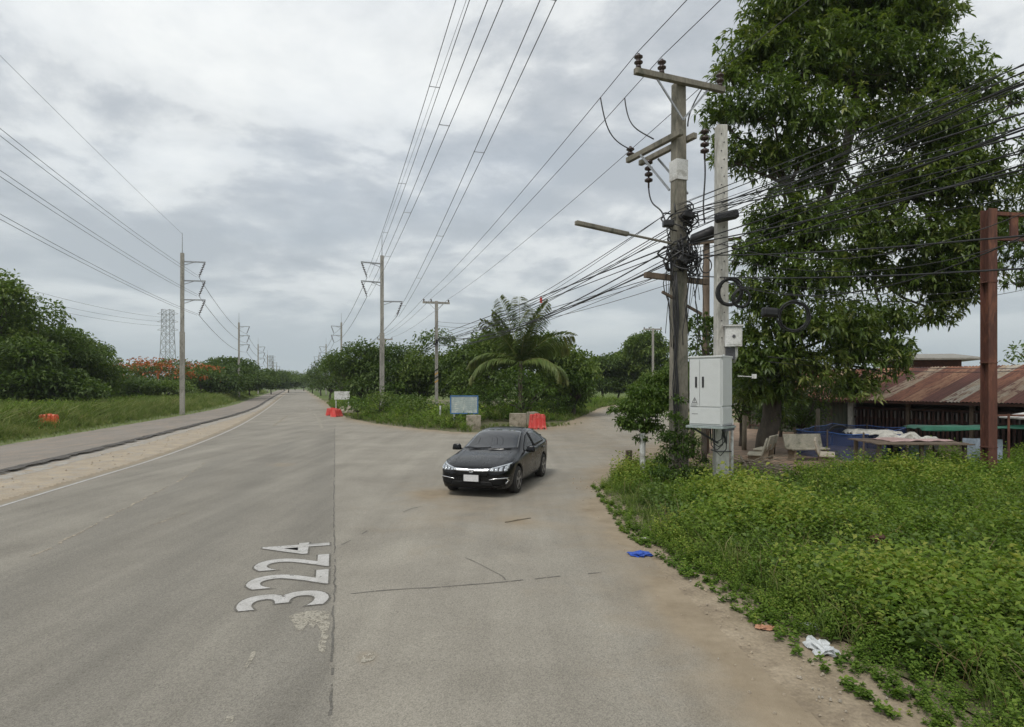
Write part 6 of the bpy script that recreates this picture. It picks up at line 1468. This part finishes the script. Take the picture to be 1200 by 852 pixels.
# glass (windscreen and rear screen in plan, side windows from the side)
patch('windscreen', M['glass'], [(-.56, .02), (-.28, .06), (0, .07), (.28, .06), (.56, .02)], [(-.70, -.86), (-.36, -.97), (0, -1.0), (.36, -.97), (.70, -.86)], 'top', .007, 20, 12)
patch('rear_window', M['glass'], [(-.48, 1.05), (0, 1.02), (.48, 1.05)], [(-.56, 1.78), (0, 1.86), (.56, 1.78)], 'top', .007, 16, 8)
patch('sunroof', M['glass'], [(-.36, .65), (.36, .65)], [(-.36, .30), (.36, .30)], 'top', .004, 8, 4) if False else None
for s_, ax in ((1, 'right'), (-1, 'left')):
    patch('front_window', M['sideglass'], [(-.70, .955), (-.40, 1.10), (-.02, 1.265), (.26, 1.315)], [(-.68, .925), (-.3, .935), (.0, .945), (.26, .955)], ax, .006, 14, 7)
    patch('rear_window', M['sideglass'], [(.33, 1.32), (.75, 1.315), (1.12, 1.275), (1.45, 1.12)], [(.33, .96), (.75, .975), (1.10, .995), (1.46, 1.02)], ax, .006, 14, 7)
    patch('window_trim', M['trim'], [(.262, 1.32), (.328, 1.325)], [(.262, .955), (.328, .96)], ax, .008, 3, 6)
    patch('belt_moulding', M['trim'], [(-.74, .925), (.3, .958), (1.47, 1.022)], [(-.74, .908), (.3, .942), (1.47, 1.005)], ax, .010, 30, 2)
    for pl in ([(-.70, .90), (-.76, .70), (-.74, .40), (-.70, .27)], [(.30, .935), (.31, .7), (.31, .27)], [(1.28, .985), (1.30, .80), (1.02, .50), (.90, .27)]):
        patch('door_gap', M['trim'], [(a + .006, b_) for a, b_ in pl], [(a - .006, b_) for a, b_ in pl], ax, .0025, 14, 1, 0)
    patch('sill', M['trim'], [(-.98, .26), (.82, .26)], [(-.98, .215), (.82, .215)], ax, .006, 20, 2)
    for y in (.10, 1.08):
        mb = MB(); mb.bar((s_*.905, y, .835 + .03*(y > .5)), (s_*.905, y + .20, .845 + .03*(y > .5)), .03, .028); mb.build('door_handle', M['carpaint'], croot_, bevel=.008)
    # mirror
    mr = MB(); mr.box((s_*.995, -.66, .985), (.235, .15, .155), None, .8); mo = mr.build('wing_mirror', M['carpaint'], croot_, True); bv = mo.modifiers.new('b', 'BEVEL'); bv.width = .035; bv.segments = 3
    MB().bar((s_*.86, -.62, .93), (s_*.95, -.64, .955), .05, .03).build('bracket', M['trim'], mo)
    # headlight: bright upper bar, clear lens below with dark bowl
    X = lambda L: [(s_*a, b_) for a, b_ in L]
    patch('headlight', M['lampdark'], X([(.42, .665), (.56, .70), (.70, .735), (.83, .765)]), X([(.40, .615), (.55, .60), (.70, .60), (.815, .655)]), 'front', .008, 14, 5)
    patch('headlight_bar', M['lampglass'], X([(.42, .668), (.56, .703), (.70, .738), (.835, .770)]), X([(.42, .650), (.56, .680), (.70, .712), (.822, .742)]), 'front', .014, 14, 2)
    for k in range(4):
        x0 = .45 + k*.095; patch('reflector', M['lampglass'], X([(x0, .655 + k*.018), (x0 + .062, .668 + k*.018)]), X([(x0 + .008, .615), (x0 + .066, .617)]), 'front', .013, 3, 3)
    patch('running_light', M['lampglass'], X([(.76, .735), (.80, .745)]), X([(.79, .655), (.815, .665)]), 'front', .016, 3, 4)
    patch('fog_surround', M['trim'], X([(.46, .42), (.62, .45), (.80, .46)]), X([(.50, .30), (.64, .29), (.78, .31)]), 'front', .005, 10, 4)
    patch('chrome_strip', M['chrome'], X([(.42, .435), (.60, .465), (.815, .475)]), X([(.42, .420), (.60, .446), (.815, .452)]), 'front', .016, 14, 2)
    patch('chrome_strip', M['chrome'], X([(.800, .475), (.822, .40), (.775, .325)]), X([(.776, .455), (.798, .40), (.755, .335)]), 'front', .016, 8, 2)
    patch('hood_crease', M['trim'], [(s_*.60, -1.05), (s_*.52, -2.05)], [(s_*.592, -1.05), (s_*.512, -2.05)], 'top', .0015, 14, 1, 0)
    patch('tail_light', mat('tail_lens', (.25, .01, .01), (.2, .01, .01), 4, .2), [(1.88, .96), (2.2, .97)], [(1.95, .83), (2.22, .80)], ax, .006, 8, 4)
# nose
patch('grille', M['trim'], [(-.44, .612), (0, .625), (.44, .612)], [(-.38, .50), (0, .49), (.38, .50)], 'front', .006, 20, 5)
patch('chrome_bar', M['chrome'], [(-.435, .668), (-.25, .658), (0, .653), (.25, .658), (.435, .668)], [(-.40, .612), (-.25, .604), (0, .60), (.25, .604), (.40, .612)], 'front', .022, 22, 4, .012)
patch('hood_gap', M['trim'], [(-.46, .695), (0, .685), (.46, .695)], [(-.46, .683), (0, .673), (.46, .683)], 'front', .004, 20, 1, 0)
patch('lower_intake', M['trim'], [(-.46, .375), (0, .385), (.46, .375)], [(-.52, .27), (0, .265), (.52, .27)], 'front', .006, 20, 4)
patch('front_lip', M['trim'], [(-.60, .235), (0, .23), (.60, .235)], [(-.58, .20), (0, .195), (.58, .20)], 'front', .015, 16, 2)
# emblem: a squarish ring with an upright letter shape inside
mb = MB(); yb = -2.362; zc_ = .622
mb.tube([(a*.052, yb, zc_ + b_*.042) for a, b_ in ((-.8, 1), (.8, 1), (1, .7), (.75, -1), (-.75, -1), (-1, .7))], .007, 5, closed=True)
mb.bar((-.024, yb, zc_ + .030), (-.018, yb, zc_ - .030), .010); mb.bar((.024, yb, zc_ + .030), (.018, yb, zc_ - .030), .010); mb.bar((-.018, yb, zc_), (.018, yb, zc_), .009)
mb.build('emblem', M['chrome'], croot_)
mb = MB(); mb.box((0, -2.372, .455), (.36, .012, .15)); mb.build('number_plate', M['plate'], croot_, bevel=.004); mb = MB(); mb.box((0, -2.358, .455), (.42, .02, .19)); mb.build('plate_holder', M['trim'], croot_, bevel=.004)
# wipers, underbody, spoiler
for (a, b_) in (((-.55, -.99), (.02, -.90)), ((.0, -1.01), (.55, -.90))):
    za = bvh.ray_cast(Vector((a[0], a[1], 3)), Vector((0, 0, -1)))[0].z; zb_2 = bvh.ray_cast(Vector((b_[0], b_[1], 3)), Vector((0, 0, -1)))[0].z
    MB().bar((a[0], a[1], za + .025), (b_[0], b_[1], zb_2 + .02), .018, .012).build('wiper', M['trim'], croot_)
MB().box((0, 0, .30), (1.35, 4.2, .22)).build('underbody', M['trim'], croot_)
mb = MB(); mb.tube([(-.60, 2.17, 1.10), (-.40, 2.23, 1.135), (0, 2.25, 1.15), (.40, 2.23, 1.135), (.60, 2.17, 1.10)], [.02, .028, .028, .028, .02], 8); mb.build('spoiler', M['carpaint'], croot_, True)
# parking papers seen behind the windscreen
# wheels
def wheel(x, y, s_):
    w_ = empty('wheel', (x, y, AZ - .002), None, None); w_.parent = croot_
    mb = MB(); mb.lathe((-.105, 0, 0), [(.215, 0), (.30, .0), (.322, .022), (.328, .05), (.328, .16), (.322, .188), (.30, .21), (.215, .21)], 40, (1, 0, 0)); mb.build('tyre', M['tyre'], w_, True)
    mb = MB(); mb.lathe((s_*.098, 0, 0), [(.222, -.02), (.222, .008), (.205, .010), (.198, -.012)], 40, (s_, 0, 0))
    for k in range(5):
        a = 2*math.pi*k/5 + .3
        for da in (-.13, .13):
            mb.bar((s_*.095, math.cos(a)*.04, math.sin(a)*.04), (s_*.100, math.cos(a + da)*.205, math.sin(a + da)*.205), .030, .022, up=(1, 0, 0))
    mb.lathe((s_*.092, 0, 0), [(.055, 0), (.055, .015), (.03, .022), (0, .022)], 20, (s_, 0, 0)); mb.build('rim', M['rim'], w_, False)
    mb = MB(); mb.lathe((s_*.06, 0, 0), [(.215, 0), (.215, .015), (.0, .016)], 30, (s_, 0, 0)); mb.build('brake_disc', M['darksteel'], w_)
    MB().box((-s_*.10, 0, .1), (.10, .70, .50)).build('wheel_well', M['black'], w_)
for y in AX:
    for s_ in (1, -1): wheel(s_*.785, y, s_)
print('DONE', sum(len(o.data.polygons) for o in bpy.data.objects if o.type == 'MESH'))
